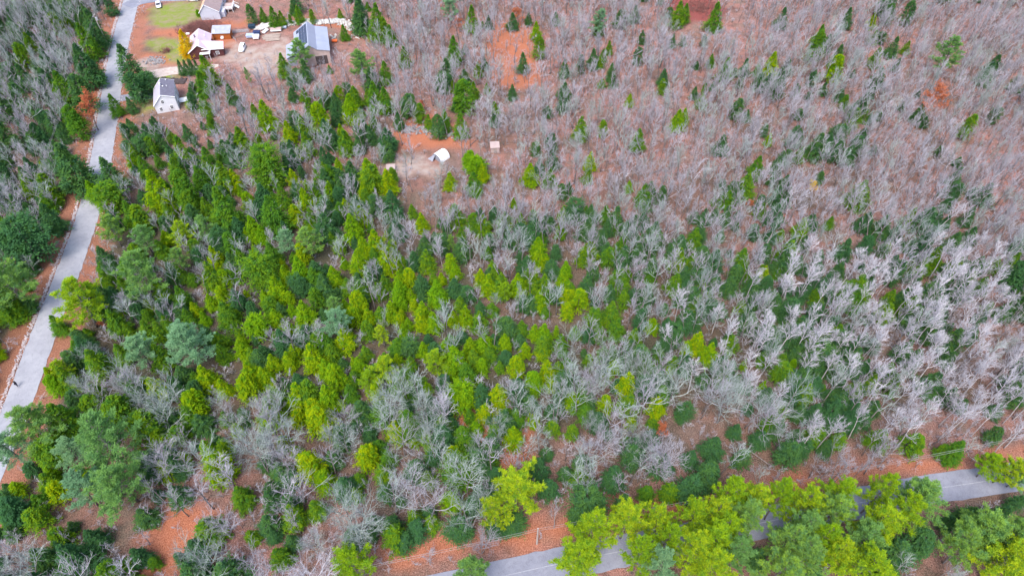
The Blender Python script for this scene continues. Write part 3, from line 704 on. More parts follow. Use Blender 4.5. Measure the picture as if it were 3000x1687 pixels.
# ---------------------------------------------------------------- bare trees and understorey, laid out on the ground
DB = """884511117888688744888888
887212544888578788888888
887458888888777777888888
887666666437888888888888
885566666677788888888888
878567667678888888888888
875866666667778888888888
848766666666778888888888
548776667667788888888888
567788888888888888888888
467777888888888888788877
766666677777777633332232
877666666652111233333444""".split()
DG = """554200012232222320222222
456100010232223233344332
456330144433222233344322
565655554332222234443221
666666665434445444332221
668888777655544443333222
778888887666655566655443
778888888777777666655444
778887787778877776655444
778776777777766777764433
787665566665555566654222
555432345665544444443334
554332345440000444444445""".split()
DW = """000000000000000000111111
000000000000000000111122
000000000000000000111122
000000000000000000111122
100000000000010001122222
100000010000001001234554
100001110000001235788887
100001111101113458789998
100001111111123457889999
100001111111112334679999
111111111111111222367876
111111111111112211112222
111111111110000111111111""".split()
def cell(G, px, py):
    i = min(12, max(0, int(py/129.8))); j = min(23, max(0, int(px/125)))
    return int(G[i][j])
def bil(G, px, py):
    x = min(23, max(0, px/125-.5)); y = min(12, max(0, py/129.8-.5)); i, j = int(y), int(x); i2, j2 = min(12, i+1), min(23, j+1); fy, fx = y-i, x-j
    g = lambda a, b: int(G[a][b])
    return (g(i,j)*(1-fx)+g(i,j2)*fx)*(1-fy)+(g(i2,j)*(1-fx)+g(i2,j2)*fx)*fy
def pl_proj(pts): 
    o = []
    for x, y in pts:
        if y > 25: o.append(proj(x, y, 0)[:2])
    return o
SIDE_P = pl_proj(SIDE_C[::2]); LOW_P = pl_proj(LOW_C[::2])
# open places that stay visible in the photo (pixel polygons): houses, yards, cars, shelters
OPEN = [[(452,-30),(720,-30),(735,60),(1060,55),(1062,110),(985,145),(960,150),(860,158),(790,150),(640,172),(560,190),(560,222),(470,228),(400,245),(395,190),(420,60)],
        [(395,235),(505,235),(540,250),(545,310),(500,335),(400,340)], [(1255,415),(1325,410),(1330,462),(1250,470)], [(1440,410),(1475,410),(1475,440),(1440,440)], [(1125,482),(1160,482),(1160,496),(1125,496)],
        [(2000,-20),(2110,-20),(2120,60),(2000,70)]]
SEMI = [[(1150,330),(1390,350),(1400,440),(1270,530),(1120,520)], [(430,1500),(580,1430),(680,1560),(560,1687),(430,1687)], [(720,55),(1060,55),(1060,100),(720,100)], [(1440,60),(1560,60),(1580,260),(1480,260)],
        [(2080,900),(2120,1150),(2400,1360),(2200,1390),(1900,1330)], [(1600,0),(1680,0),(1640,60),(1600,60)], [(1950,-20),(2180,-20),(2180,110),(2000,90)]]
for P_ in OPEN+SEMI: pass
rnd = random.Random(11)
LITTER = off_poly(SIDE_L, -1.9)[::4]
def blocked(x, y, h, rad, strict=1.0):
    bx, by, bd = proj(x, y, 0)
    if x < -80 and dpoly(x, y, LITTER) < 2.2: return True
    if dpoly(x, y, SIDE_C[::4]) < 3.6 or (y < 80 and dpoly(x, y, LOW_C[::3]) < 4.0): return True
    cx, cy, cd_ = proj(x, y, h*.72); rp = rad*FPX/cd_
    for zz in (h*.45, h*.72, h):
        qx, qy, _ = proj(x, y, zz)
        if -200 < qx < 500 and dpoly(qx, qy, SIDE_P) < 2.9*FPX/bd*.8+rp*.5*strict: return True
        if qy > 1250 and qx > 1150 and dpoly(qx, qy, LOW_P) < 3.1*FPX/bd*.7+rp*.5: return True
        for P_ in OPEN:
            if inpoly(qx, qy, P_): return True
            if min(abs(qx-p_[0])+abs(qy-p_[1]) for p_ in P_) < rp*.6: return True
    for P_ in SEMI:
        if inpoly(cx, cy, P_) and rnd.random() < .62: return True
    return False
def hides(x, y, h, rad, keep=.16):
    cx, cy, cd_ = proj(x, y, h*.7); rp = rad*FPX/cd_*.5
    for ex, ey, er, ed, wx, wy, wr in EV:
        if abs(cx-ex) < er+rp+10 and abs(cy-ey) < er*1.5+rp and cd_ < ed+8:
            if math.hypot((cx-ex)/(er+rp*.6), (cy-ey)/(er*1.25+rp*.6)) < 1 and rnd.random() > keep: return True
        if abs(x-wx) < 2 and abs(y-wy) < 2: return True
    return False
cand = []
sp = 3.35; yy = 26.0
while yy < 262:
    xx = -(yy*.95+60)
    while xx < yy*.95+60:
        x = xx+rnd.uniform(-.46, .46)*sp; y = yy+rnd.uniform(-.46, .46)*sp; xx += sp
        px, py, d = proj(x, y, 6)
        if not (-170 < px < 3170 and -110 < py < 1870): continue
        db = bil(DB, px, py)/8.0
        if rnd.random() > db*.97: continue
        pale = rnd.random() < (bil(DW, px, py)-2.2)/9.5
        if px > 1150 and py < 620 and rnd.random() < .12: continue
        if pale: h = rnd.uniform(9.5, 14); rad = rnd.uniform(1.7, 2.8)
        else:
            h = rnd.choice((rnd.uniform(7, 10), rnd.uniform(9, 12.5), rnd.uniform(10.5, 14))); rad = h*rnd.uniform(.16, .27)
            if py > 1080 and px < 2200: h *= 1.05; rad *= 1.3
            if px < 1050 and 380 < py < 1100: h *= .82
        if blocked(x, y, h, rad) or hides(x, y, h, rad): continue
        g_ = bil(DG, px, py)
        wd = not pale and py > 1000 and px < 2350 and rnd.random() < .55
        if wd:
            if rnd.random() < .28: continue
            rad = h*rnd.uniform(.30, .43); h *= .92
        kind = 'pale' if pale else (('wide' if wd else 'bare')+('_green' if rnd.random() < .12+g_*.07 else ''))
        cand.append((d, kind, x, y, h, rad, rnd.uniform(0, 6.28), rnd.randrange(100), px, py))
    yy += sp*.93
under = []
sp = 3.1; yy = 26.0
while yy < 262:
    xx = -(yy*.95+60)
    while xx < yy*.95+60:
        x = xx+rnd.uniform(-.48, .48)*sp; y = yy+rnd.uniform(-.48, .48)*sp; xx += sp
        px, py, d = proj(x, y, 2)
        if not (-120 < px < 3120 and -90 < py < 1800): continue
        g_ = bil(DG, px, py)/9.0; cl = noise.noise((x*.055, y*.055, 7))*.9+noise.noise((x*.16, y*.16, 2))*.5
        if rnd.random() > g_*1.3+cl*.6-(.37 if px > 1100 and py < 640 else .10): continue
        h = rnd.uniform(2.6, 6.5) if rnd.random() < .8 else rnd.uniform(6, 8.5); rad = h*rnd.uniform(.24, .38)+.25
        if y < 90 and dpoly(x, y, LOW_C[::3]) < 9.5: continue
        if blocked(x, y, h, rad, 1.0) or hides(x, y, h, rad, .3): continue
        dk = rnd.random()
        under.append((d, ('cone_d' if dk < .38 else 'round_d' if dk < .5 else 'cone_g' if dk < .86 else 'cone_y') if g_ > .62 and px < 2000 else ('cone_d' if dk < .66 else 'round_d' if dk < .8 else 'cone_g'), x, y, h, rad, rnd.uniform(0, 6.28), rnd.randrange(100), px, py))
    yy += sp*.93
sap = []
sp = 3.2; yy = 26.0
while yy < 262:
    xx = -(yy*.95+60)
    while xx < yy*.95+60:
        x = xx+rnd.uniform(-.48, .48)*sp; y = yy+rnd.uniform(-.48, .48)*sp; xx += sp
        px, py, d = proj(x, y, 2)
        if not (-120 < px < 3120 and -90 < py < 1800): continue
        db = bil(DB, px, py)/9.0
        if rnd.random() > db*.62: continue
        h = rnd.uniform(3, 7.5); rad = h*rnd.uniform(.26, .42)
        if blocked(x, y, h, rad, .6) or hides(x, y, h, rad, .2): continue
        sap.append((d, 'sapling', x, y, h, rad, rnd.uniform(0, 6.28), rnd.randrange(100), px, py))
    yy += sp*.93
print('candidates', len(cand), len(under), len(sap), 'hand', len(EV))
def inview(c): return -20 < c[8] < 3020 and -10 < c[9] < 1700
def put(lst, lim, name, cat, words):
    lst = sorted(lst, key=lambda c: (not inview(c), c[0])); rest = lst[lim:]
    lk = [f'{words(c[1], c[4])} {zone(c[8], c[9])}' for c in lst[:lim]]
    ol = ordinal([(a, c[8], c[9]) for a, c in zip(lk, lst)])
    for (d, kind, x, y, h, rad, rz, vi, px, py), a, (lb, many) in zip(lst, lk, ol):
        place(kind, vi, x, y, h, rad, rz, name, lb, cat, a+' group' if many else None)
    return rest
def hw(h, a, b): return 'tall' if h > b else ('mid-height' if h > a else 'low')
rest_b = put([c for c in cand if c[1] != 'pale'], 300, 'bare_tree', 'bare tree', lambda k, h: f"{hw(h, 9, 11.5)} leafless {'greenish' if k.endswith('green') else 'grey'} tree")
rest_w = put([c for c in cand if c[1] == 'pale'], 300, 'pale_barked_tree', 'pale barked tree', lambda k, h: f'{hw(h, 10.5, 12.5)} leafless white barked tree')
rest_u = put(under, 300, 'hemlock_sapling', 'hemlock sapling', lambda k, h: f"{hw(h, 4, 6)} {'mid green' if k == 'cone_g' else 'yellow-green' if k == 'cone_y' else 'dark green'} hemlock sapling")
rest_s = put(sap, 300, 'bare_sapling', 'bare sapling', lambda k, h: f"{hw(h, 4, 6)} leafless grey sapling")

def scatter(name, items, label, cat, group):
    """the farther trees of a kind as one object: points that carry a copy of one of the trees above"""
    kinds = sorted({c[1] for c in items}); ng = bpy.data.node_groups.new(name, 'GeometryNodeTree')
    ng.interface.new_socket('Geometry', in_out='INPUT', socket_type='NodeSocketGeometry'); ng.interface.new_socket('Geometry', in_out='OUTPUT', socket_type='NodeSocketGeometry')
    gi = ng.nodes.new('NodeGroupInput'); go = ng.nodes.new('NodeGroupOutput'); jn = ng.nodes.new('GeometryNodeJoinGeometry')
    av = ng.nodes.new('GeometryNodeInputNamedAttribute'); av.data_type = 'INT'; av.inputs[0].default_value = 'vi'
    ar = ng.nodes.new('GeometryNodeInputNamedAttribute'); ar.data_type = 'FLOAT_VECTOR'; ar.inputs[0].default_value = 'rot'
    asx = ng.nodes.new('GeometryNodeInputNamedAttribute'); asx.data_type = 'FLOAT_VECTOR'; asx.inputs[0].default_value = 'scl'
    allp = []
    for k in kinds:
        bh, br = BASE.get(k) or BASE[k.split('_')[0]]
        for i, (t, c) in enumerate(PR[k]): allp.append((k, i, t, c, bh, br))
    idx = {(a[0], a[1]): n for n, a in enumerate(allp)}
    src = {}
    for o in bpy.data.objects:
        if o.type == 'MESH': src.setdefault(o.data.name, o)
    for n, (k, i, t, c, bh, br) in enumerate(allp):
        cmp = ng.nodes.new('FunctionNodeCompare'); cmp.data_type = 'INT'; cmp.operation = 'EQUAL'
        ng.links.new(av.outputs[0], cmp.inputs[2]); cmp.inputs[3].default_value = n
        for me in (t, c):
            o = src.get(me.name) if me else None
            if o is None: continue
            oi = ng.nodes.new('GeometryNodeObjectInfo'); oi.transform_space = 'ORIGINAL'; oi.inputs[0].default_value = o; oi.inputs[1].default_value = True
            ip = ng.nodes.new('GeometryNodeInstanceOnPoints')
            ng.links.new(gi.outputs[0], ip.inputs['Points']); ng.links.new(cmp.outputs[0], ip.inputs['Selection']); ng.links.new(oi.outputs['Geometry'], ip.inputs['Instance'])
            ng.links.new(ar.outputs[0], ip.inputs['Rotation']); ng.links.new(asx.outputs[0], ip.inputs['Scale']); ng.links.new(ip.outputs[0], jn.inputs[0])
    ng.links.new(jn.outputs[0], go.inputs[0])
    me = bpy.data.meshes.new(name); me.from_pydata([(c[2], c[3], 0) for c in items], [], [])
    vi, ro, sc = [], [], []
    for d, kind, x, y, h, rad, rz, v, px, py in items:
        k, i = kind, v % len(PR[kind]); bh, br = BASE.get(k) or BASE[k.split('_')[0]]
        if src.get(PR[k][i][1].name) is None: i = next(j for j in range(len(PR[k])) if src.get(PR[k][j][1].name))
        vi.append(idx[(k, i)]); ro += [0, 0, rz]; sc += [rad/br, rad/br, h/bh]
    me.attributes.new('vi', 'INT', 'POINT').data.foreach_set('value', vi)
    me.attributes.new('rot', 'FLOAT_VECTOR', 'POINT').data.foreach_set('vector', ro)
    me.attributes.new('scl', 'FLOAT_VECTOR', 'POINT').data.foreach_set('vector', sc)
    o = link(name, me); md = o.modifiers.new('scatter', 'NODES'); md.node_group = ng
    tag(o, label, cat, None, 'stuff'); return o
if rest_b: scatter('bare_trees', rest_b, 'mass of leafless grey trees filling the farther wood up to the top edge', 'bare trees', None)
if rest_w: scatter('pale_barked_trees', rest_w, 'white barked trees beyond the nearest ones on the right', 'pale barked trees', None)
if rest_u: scatter('hemlock_saplings', rest_u, 'dark green hemlock understorey of the farther wood', 'hemlock saplings', None)
if rest_s: scatter('bare_saplings', rest_s, 'leafless grey saplings of the farther wood', 'bare saplings', None)

# low twiggy brush lying over the leaf litter everywhere: nobody could count it
rb = random.Random(21)
pts_b = []
yy = 28.0
while yy < 262:
    xx = -(yy*.95+60)
    while xx < yy*.95+60:
        x = xx+rb.uniform(-1.2, 1.2); y = yy+rb.uniform(-1.2, 1.2); xx += 2.3
        px, py, d = proj(x, y, 0)
        if not (-60 < px < 3060 and -60 < py < 1760): continue
        if rb.random() > bil(DB, px, py)/8.0*.75: continue
        if dpoly(x, y, SIDE_C[::4]) < 4.2 or (y < 80 and dpoly(x, y, LOW_C[::3]) < 4.4): continue
        if any(inpoly(px, py, P_) for P_ in OPEN): continue
        pts_b.append((d, 'sapling', x, y, rb.uniform(.8, 2.0), rb.uniform(.8, 1.5), rb.uniform(0, 6.28), rb.randrange(4), px, py))
    yy += 2.2
scatter('undergrowth', pts_b, 'low grey twiggy undergrowth covering the leaf litter', 'undergrowth', None)
# ---------------------------------------------------------------- buildings
def wbox(name, m, parent, **k):
    mb = MB(); mb.box(**k); return mb.build(name, m, parent)
def gable(name, ox, oy, rz, W, L, el, er, ridge, rx, wall, roof_l, roof_r, label, cat, over=.3, th=.14):
    """gable front at local y=0 facing -y; eave heights el / er; ridge at x=rx"""
    b = empty(name, (ox, oy, 0), rz); tag(b, label, cat)
    mb = MB()
    mb.face([(0,0,0),(W,0,0),(W,0,er),(rx,0,ridge),(0,0,el)]); mb.face([(W,L,0),(0,L,0),(0,L,el),(rx,L,ridge),(W,L,er)])
    mb.face([(0,L,0),(0,0,0),(0,0,el),(0,L,el)]); mb.face([(W,0,0),(W,L,0),(W,L,er),(W,0,er)])
    mb.build('wall', wall, b)
    sl = (ridge-el)/rx; sr = (ridge-er)/(W-rx)
    for m, pts in ((roof_l, [(-over,-over,el-sl*over),(rx,-over,ridge),(rx,L+over,ridge),(-over,L+over,el-sl*over)]),
                   (roof_r, [(rx,-over,ridge),(W+over,-over,er-sr*over),(W+over,L+over,er-sr*over),(rx,L+over,ridge)])):
        q = MB(); q.slab([(x, y, z+th) for x, y, z in pts], th-.004); r_ = q.build('roof_slope', m, b)
        if m is roof_r: b['_r'] = r_.name
    tm = MB()
    for y in (-over-.03, L+over+.03):
        tm.tube([(-over, y, el-sl*over+.06), (rx, y, ridge+.07), (W+over, y, er-sr*over+.06)], [.11]*3, 4)
    tm.build('eave_trim', M['trim'], b)
    return b
def window(parent, x0, z0, w_, h_, wall='front', off=0.0):
    """frame with panes on the wall y=0 (front) or x=off (side)"""
    mb = MB(); g_ = MB()
    if wall == 'front':
        mb.box(x0-.1, -.07, z0-.1, x0+w_+.1, -.005, z0+h_+.1)
        for i in range(2):
            for j in range(2): g_.box(x0+i*w_/2+.04, -.09, z0+j*h_/2+.04, x0+(i+1)*w_/2-.04, -.075, z0+(j+1)*h_/2-.04)
    else:
        mb.box(off+.005, x0-.1, z0-.1, off+.07, x0+w_+.1, z0+h_+.1)
        for i in range(2):
            for j in range(2): g_.box(off+.075, x0+i*w_/2+.04, z0+j*h_/2+.04, off+.09, x0+(i+1)*w_/2-.04, z0+(j+1)*h_/2-.04)
    f = mb.build('window', M['trim'], parent); g_.build('pane', M['glass'], f); return f
def pipe(parent, x, y, z, name='vent_pipe', r=.09, h=.5, m='trim'):
    mb = MB(); mb.tube([(x, y, z), (x, y, z+h)], [r, r], 6); mb.tube([(x, y, z+h), (x, y, z+h+.08)], [r*1.5, r*1.5], 6)
    return mb.build(name, M[m], parent)

# grey cape house by the side road
cp = at(360+985/9.66, 200+1295/9.66)
cape = gable('grey_house', cp[0], cp[1], R(19), 6.4, 9.2, 2.9, 4.7, 5.9, 2.9, M['wall_white'], M['roof_light'], M['roof_dark'],
      'small light grey house with dark roof beside the paved driveway off the side road', 'house', .22)
window(cape, 1.15, .8, .75, 1.1); window(cape, 4.2, .9, .75, 1.1); window(cape, 2.3, 3.1, .75, 1.1)
for yy_ in (1.5, 4.5, 7.2): window(cape, yy_, 2.6, .8, .9, 'side', 6.4)
for yy_ in (2.5, 6): window(cape, yy_, .7, .8, 1.0, 'side', 6.4)
pipe(cape, 2.9, 5.6, 5.9, 'chimney', .22, .7, 'wall_white'); pipe(cape, 4.6, 5.2, 5.2); pipe(cape, 4.4, 8.6, 5.3); pipe(cape, 3.6, 4.9, 5.6, 'roof_vent', .14, .3)
dk = MB(); dk.box(6.55, 3.2, .5, 9.2, 5.6, .62); dk.box(9.2, 3.6, .25, 9.8, 5.2, .35)
for a_, b_ in ((6.6, 3.3), (9.1, 3.3), (9.1, 5.5)): dk.box(a_, b_, 0, a_+.1, b_+.1, 1.5)
for zz in (1.0, 1.5): dk.box(6.7, 3.31, zz, 9.1, 3.37, zz+.07); dk.box(9.12, 3.4, zz, 9.18, 5.5, zz+.07)
dk.build('deck', M['trim'], cape)

# maroon house with pink metal roof
hp = at(530+265/8.523, 60+985/8.523)
red = gable('maroon_house', hp[0]+.2, hp[1]-.2, R(14), 6.4, 10.6, 2.7, 2.7, 4.9, 3.2, M['maroon'], M['roof_pink'], M['roof_pink'],
      'dark maroon house with pale pink metal roof and a side wing', 'house', .35)
wing = MB(); wing.box(6.42, .25, 0, 10.6, 3.1, 2.5); wing.build('wing_wall', M['maroon'], red)
wr = MB(); wr.slab([(4.0, -.15, 3.25), (11.0, -.15, 2.75), (11.0, 3.6, 3.35), (4.0, 3.6, 4.52)], .12); wr.build('wing_roof', M['roof_pink'], red)
wt = MB(); wt.tube([(4.0, -.2, 3.2), (11.0, -.2, 2.7)], [.12, .12], 4); wt.slab([(3.15, -.2, 5.08), (3.7, -.2, 4.75), (3.7, 3.7, 4.75), (3.15, 3.7, 5.08)], .05); wt.build('fascia', M['trim'], red)
pipe(red, 2.0, 6.6, 4.3, 'chimney', .22, .8, 'roof_dark'); pipe(red, 5.0, 7.4, 3.9); pipe(red, 5.0, 9.2, 3.9)
window(red, 8.2, .9, .9, .9).location.y = .25
por = MB()
for a_ in (3.6, 6.2): por.box(a_, -1.6, 0, a_+.14, -1.46, 2.3)
por.box(3.3, -1.75, 2.3, 6.6, -.4, 2.42); por.build('porch', M['trim'], red)
bk = MB(); bk.box(6.6, 4.2, 0, 9.2, 6.2, .5); bk.box(6.6, 6.2, 0, 7.4, 9.6, .35); bk.build('back_step', M['tarp_grey'], red)

# orange-brown shed
sp_ = at(530+835/8.523, 60+488/8.523)
shd = gable('brown_shed', sp_[0]-.1, sp_[1], R(4), 5.9, 3.0, 2.3, 2.3, 2.3001, 3.0, M['rust_wood'], M['shed_roof'], M['shed_roof'], 'orange-brown wooden shed with a grey roof above the maroon house', 'shed', .15)
for ch in list(shd.children):
    if ch.name.startswith(('roof_slope', 'eave_trim')): bpy.data.objects.remove(ch)
q = MB(); q.slab([(-.25, -.3, 2.32), (6.15, -.3, 2.32), (6.15, 3.4, 3.5), (-.25, 3.4, 3.5)], .12); q.build('roof', M['shed_roof'], shd)
q = MB(); q.face([(0, 0, 2.3), (0, 3.0, 2.3), (0, 3.0, 3.2)][::-1]); q.face([(5.9, 0, 2.3), (5.9, 3.0, 2.3), (5.9, 3.0, 3.2)]); q.build('gable_board', M['rust_wood'], shd)
q = MB(); q.slab([(.15, .15, 2.48), (.75, .15, 2.48), (.75, 1.3, 2.84), (.15, 1.3, 2.84)], .05); q.build('skylight', M['trim'], shd)
q = MB(); q.box(2.6, -.06, .7, 3.5, -.003, 1.3); q.build('hatch', M['trim'], shd)

# grey metal barn with solar panels
bp_ = at(800+930/9.66, 40+1130/9.66)
barn = empty('metal_barn', (-65.6, 203.4, 0), R(13.5)); tag(barn, 'large grey metal roofed barn with a grid of solar panels on its left slope', 'barn')
Lb = 15.2; RX, RZ_ = 0.0, 6.6
secs = [(-4.8, 3.9, 0, 7.2), (0, 7.2, 2.3, 5.4), (2.3, 5.4, 6.0, 4.5)]
q = MB()
q.face([(-4.8,0,0),(6.0,0,0),(6.0,0,4.5),(2.3,0,5.4),(0,0,7.2),(-4.8,0,3.9)]); q.face([(6.0,Lb,0),(-4.8,Lb,0),(-4.8,Lb,3.9),(0,Lb,7.2),(2.3,Lb,5.4),(6.0,Lb,4.5)])
q.face([(-4.8,Lb,0),(-4.8,0,0),(-4.8,0,3.9),(-4.8,Lb,3.9)]); q.face([(6.0,0,0),(6.0,Lb,0),(6.0,Lb,4.5),(6.0,0,4.5)]); q.build('wall', M['tarp_tan'], barn)
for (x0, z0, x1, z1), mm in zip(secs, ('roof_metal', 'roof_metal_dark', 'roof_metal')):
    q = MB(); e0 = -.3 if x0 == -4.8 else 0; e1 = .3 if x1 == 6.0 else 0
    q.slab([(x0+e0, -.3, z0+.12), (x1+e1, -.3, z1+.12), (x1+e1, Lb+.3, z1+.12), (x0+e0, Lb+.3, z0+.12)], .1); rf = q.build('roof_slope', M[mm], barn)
sl = (7.2-3.9)/4.8
for i in range(4):
    for j in range(6):
        xa = -.25-(i+1)*.95; xb = xa+.85; ya = Lb-.5-(j+1)*2.15; yb = ya+2.0
        if i == 3 and j > 0: continue
        f = lambda x: 7.32+(3.3/5.1)*x+.09
        q = MB(); q.slab([(xa, ya, f(xa)), (xb, ya, f(xb)), (xb, yb, f(xb)), (xa, yb, f(xa))], .04); q.build('solar_panel', M['solar'], barn)
lt = MB(); lt.slab([(-8.0, .8, 3.0), (-3.9, .8, 4.75), (-3.9, 9.4, 4.75), (-8.0, 9.4, 3.0)], .12); lt.build('lean_to_roof', M['roof_metal'], barn)
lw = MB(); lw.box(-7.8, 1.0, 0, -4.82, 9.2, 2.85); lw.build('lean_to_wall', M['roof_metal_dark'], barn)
for a_ in (-3.4, -2.3):
    window(barn, a_, 2.2, .7, .8)
dr = MB(); dr.box(1.2, -.06, 0, 5.0, -.004, 3.0); dr.build('barn_door', M['dirt_pile'], barn)

# tan roofed house at the top edge with deck
tp_ = at(420+1480/8.587, 520/8.587)
top = gable('tan_roofed_house', tp_[0], tp_[1], R(8), 6.6, 14, 3.0, 2.9, 5.6, 2.3, M['wall_grey'], M['roof_tan'], M['roof_brown'],
      'grey sided house with tan and brown roof at the top edge of the photo', 'house', .25)
for yy_ in (2.0, 9.5): window(top, yy_, 1.2, .9, 1.0, 'side', 6.6)
pipe(top, 4.2, 8.5, 4.6)
q = MB(); q.box(6.9, 4.5, 1.1, 10.4, 9.5, 1.25); q.build('deck', M['tarp_tan'], top)
q = MB()
for a_, b_ in ((7.0, 4.5), (8.7, 4.5), (10.3, 4.5), (10.3, 7), (10.3, 9.4)): q.box(a_, b_, 0, a_+.12, b_+.12, 2.2)
for zz in (1.5, 1.8, 2.15): q.box(7.1, 4.52, zz, 10.3, 4.6, zz+.09); q.box(10.32, 4.6, zz, 10.4, 9.4, zz+.09)
q.build('deck_railing', M['trim'], top)
q = MB()
for i in range(5): q.box(10.45+i*.32, 7.2, .9-i*.2, 10.75+i*.32, 8.6, .98-i*.2)
q.tube([(10.4, 7.1, 2.1), (12.1, 7.1, 1.1)], [.06, .06], 4); q.tube([(10.4, 8.7, 2.1), (12.1, 8.7, 1.1)], [.06, .06], 4); q.build('steps', M['trim'], top)
q = MB(); q.box(6.62, 1.5, 0, 8.0, 4.2, 1.9); q.build('bulkhead', M['wall_grey'], top)

# white fabric shelter, tan shed, tan panel in the clearing
tx, ty = at(1292, 462)
sh = empty('fabric_shelter', (tx, ty, 0), R(48)); tag(sh, 'white arched fabric shelter at the edge of the leaf strewn clearing', 'shelter')
q = MB(); n = 10; Rr = 1.9; Ls = 3.4
for i in range(n):
    a, b_ = math.pi*i/n, math.pi*(i+1)/n
    q.face([(-Ls/2, math.cos(a)*Rr, math.sin(a)*Rr*1.1), (Ls/2, math.cos(a)*Rr, math.sin(a)*Rr*1.1), (Ls/2, math.cos(b_)*Rr, math.sin(b_)*Rr*1.1), (-Ls/2, math.cos(b_)*Rr, math.sin(b_)*Rr*1.1)])
q.build('cover', M['tarp_white'], sh, smooth=True)
for sx in (-1, 1):
    q = MB(); pts = [(sx*(Ls/2-.05), math.cos(math.pi*i/n)*Rr, math.sin(math.pi*i/n)*Rr*1.1) for i in range(n+1)]; q.face(pts if sx > 0 else pts[::-1]); q.build('end_panel', M['tarp_grey'], sh)
q = MB(); q.slab([(-Ls/2-1.3, .4, .05), (-Ls/2-.05, .3, 1.9), (-Ls/2-.05, 2.1, .4), (-Ls/2-1.2, 2.4, .05)], .04); q.build('door_flap', M['tarp_grey'], sh)
def small_shed(name, px, py, W, D, Hh, rz, m, label, cat):
    x, y = at(px, py); b = empty(name, (x, y, 0), rz); tag(b, label, cat)
    q = MB(); q.box(-W/2, -D/2, 0, W/2, D/2, Hh); q.build('body', m, b)
    q = MB(); q.slab([(-W/2-.15, -D/2-.15, Hh+.04), (W/2+.15, -D/2-.15, Hh+.04), (W/2+.15, D/2+.15, Hh+.45), (-W/2-.15, D/2+.15, Hh+.45)], .1); q.build('roof', m, b)
    q = MB(); q.box(-.45, -D/2-.05, 0, .45, -D/2-.003, min(1.9, Hh-.15)); q.build('door', M['wood'], b)
    return b
small_shed('tan_shed', 1450, 442, 2.4, 2.2, 1.9, .1, M['tarp_tan'], 'small tan shed half hidden by trees right of the white shelter', 'shed')
small_shed('pink_shed', 1146, 498, 2.2, 1.6, .9, .1, M['tarp_tan'], 'low pinkish tan lean-to at the lower left of the clearing', 'shed')

# ---------------------------------------------------------------- cars
def car(px, py, rz, label, suv=False):
    x, y = at(px, py); c = empty('parked_car', (x, y, 0), rz); tag(c, label, 'car')
    k = 1.0; secs_ = [(-2.25,.55,.62,.70),(-2.1,.40,.86,.82),(-1.2,.35,.95,.90),(0,.33,.98,.90),(1.1,.35,.93,.90),(2.0,.40,.78,.84),(2.25,.5,.60,.70)]
    q = MB(); prev = None
    rings = []
    for xx_, zb, zt, hw_ in secs_:
        rings.append([(xx_,-hw_,zb),(xx_,-hw_,zt-.12),(xx_,-hw_*.9,zt),(xx_,hw_*.9,zt),(xx_,hw_,zt-.12),(xx_,hw_,zb)])
    for A, B in zip(rings, rings[1:]):
        for i in range(6): q.face([A[i], A[(i+1) % 6], B[(i+1) % 6], B[i]][::-1])
    q.face(rings[0]); q.face(rings[-1][::-1]); q.build('body', M['car_white'], c)
    top_ = 1.62 if suv else 1.42; rear = -2.0 if suv else -1.6
    cab = MB(); lo = [(rear-.1,-.82,.94),(1.15,-.82,.92),(1.15,.82,.92),(rear-.1,.82,.94)]; hi = [(rear+.35,-.64,top_),(.35,-.64,top_),(.35,.64,top_),(rear+.35,.64,top_)]
    for i in range(4): cab.face([lo[i], lo[(i+1) % 4], hi[(i+1) % 4], hi[i]])
    cab.build('window', M['glass'], c)
    rf = MB(); rf.slab([(rear+.25,-.68,top_+.05),(.42,-.68,top_+.05),(.42,.68,top_+.05),(rear+.25,.68,top_+.05)], .06)
    for s in (-1, 1): rf.tube([(.35, s*.66, top_), (1.12, s*.80, .94)], [.05, .05], 4); rf.tube([(rear+.35, s*.66, top_), (rear-.08, s*.80, .95)], [.06, .06], 4); rf.tube([(-.6, s*.67, top_), (-.6, s*.84, .93)], [.05, .05], 4)
    rf.build('roof', M['car_white'], c)
    for sx in (-1.4, 1.4):
        for sy in (-.86, .86):
            t_ = MB(); t_.tube([(sx, sy-.11, .33), (sx, sy+.11, .33)], [.33, .33], 12); wh = t_.build('wheel', M['tyre'], c)
            t_ = MB(); t_.tube([(sx, sy-.125, .33), (sx, sy+.125, .33)], [.19, .19], 8); t_.build('rim', M['metal'], wh)
    for sy in (-.6, .6):
        t_ = MB(); t_.box(2.1, sy-.16, .58, 2.27, sy+.16, .70); t_.build('headlight', M['metal'], c)
        t_ = MB(); t_.box(-2.27, sy-.14, .60, -2.12, sy+.14, .74); t_.build('taillight', M['orange'], c)
    return c
car(711, 146, R(-88), 'white car parked on the bare yard between the maroon house and the barn', True)
car(466, 19, R(-68), 'white and blue-windowed saloon parked on the verge beside the cross road')
car(567, 2, R(0), 'white car cut by the top edge, parked on the cross road')

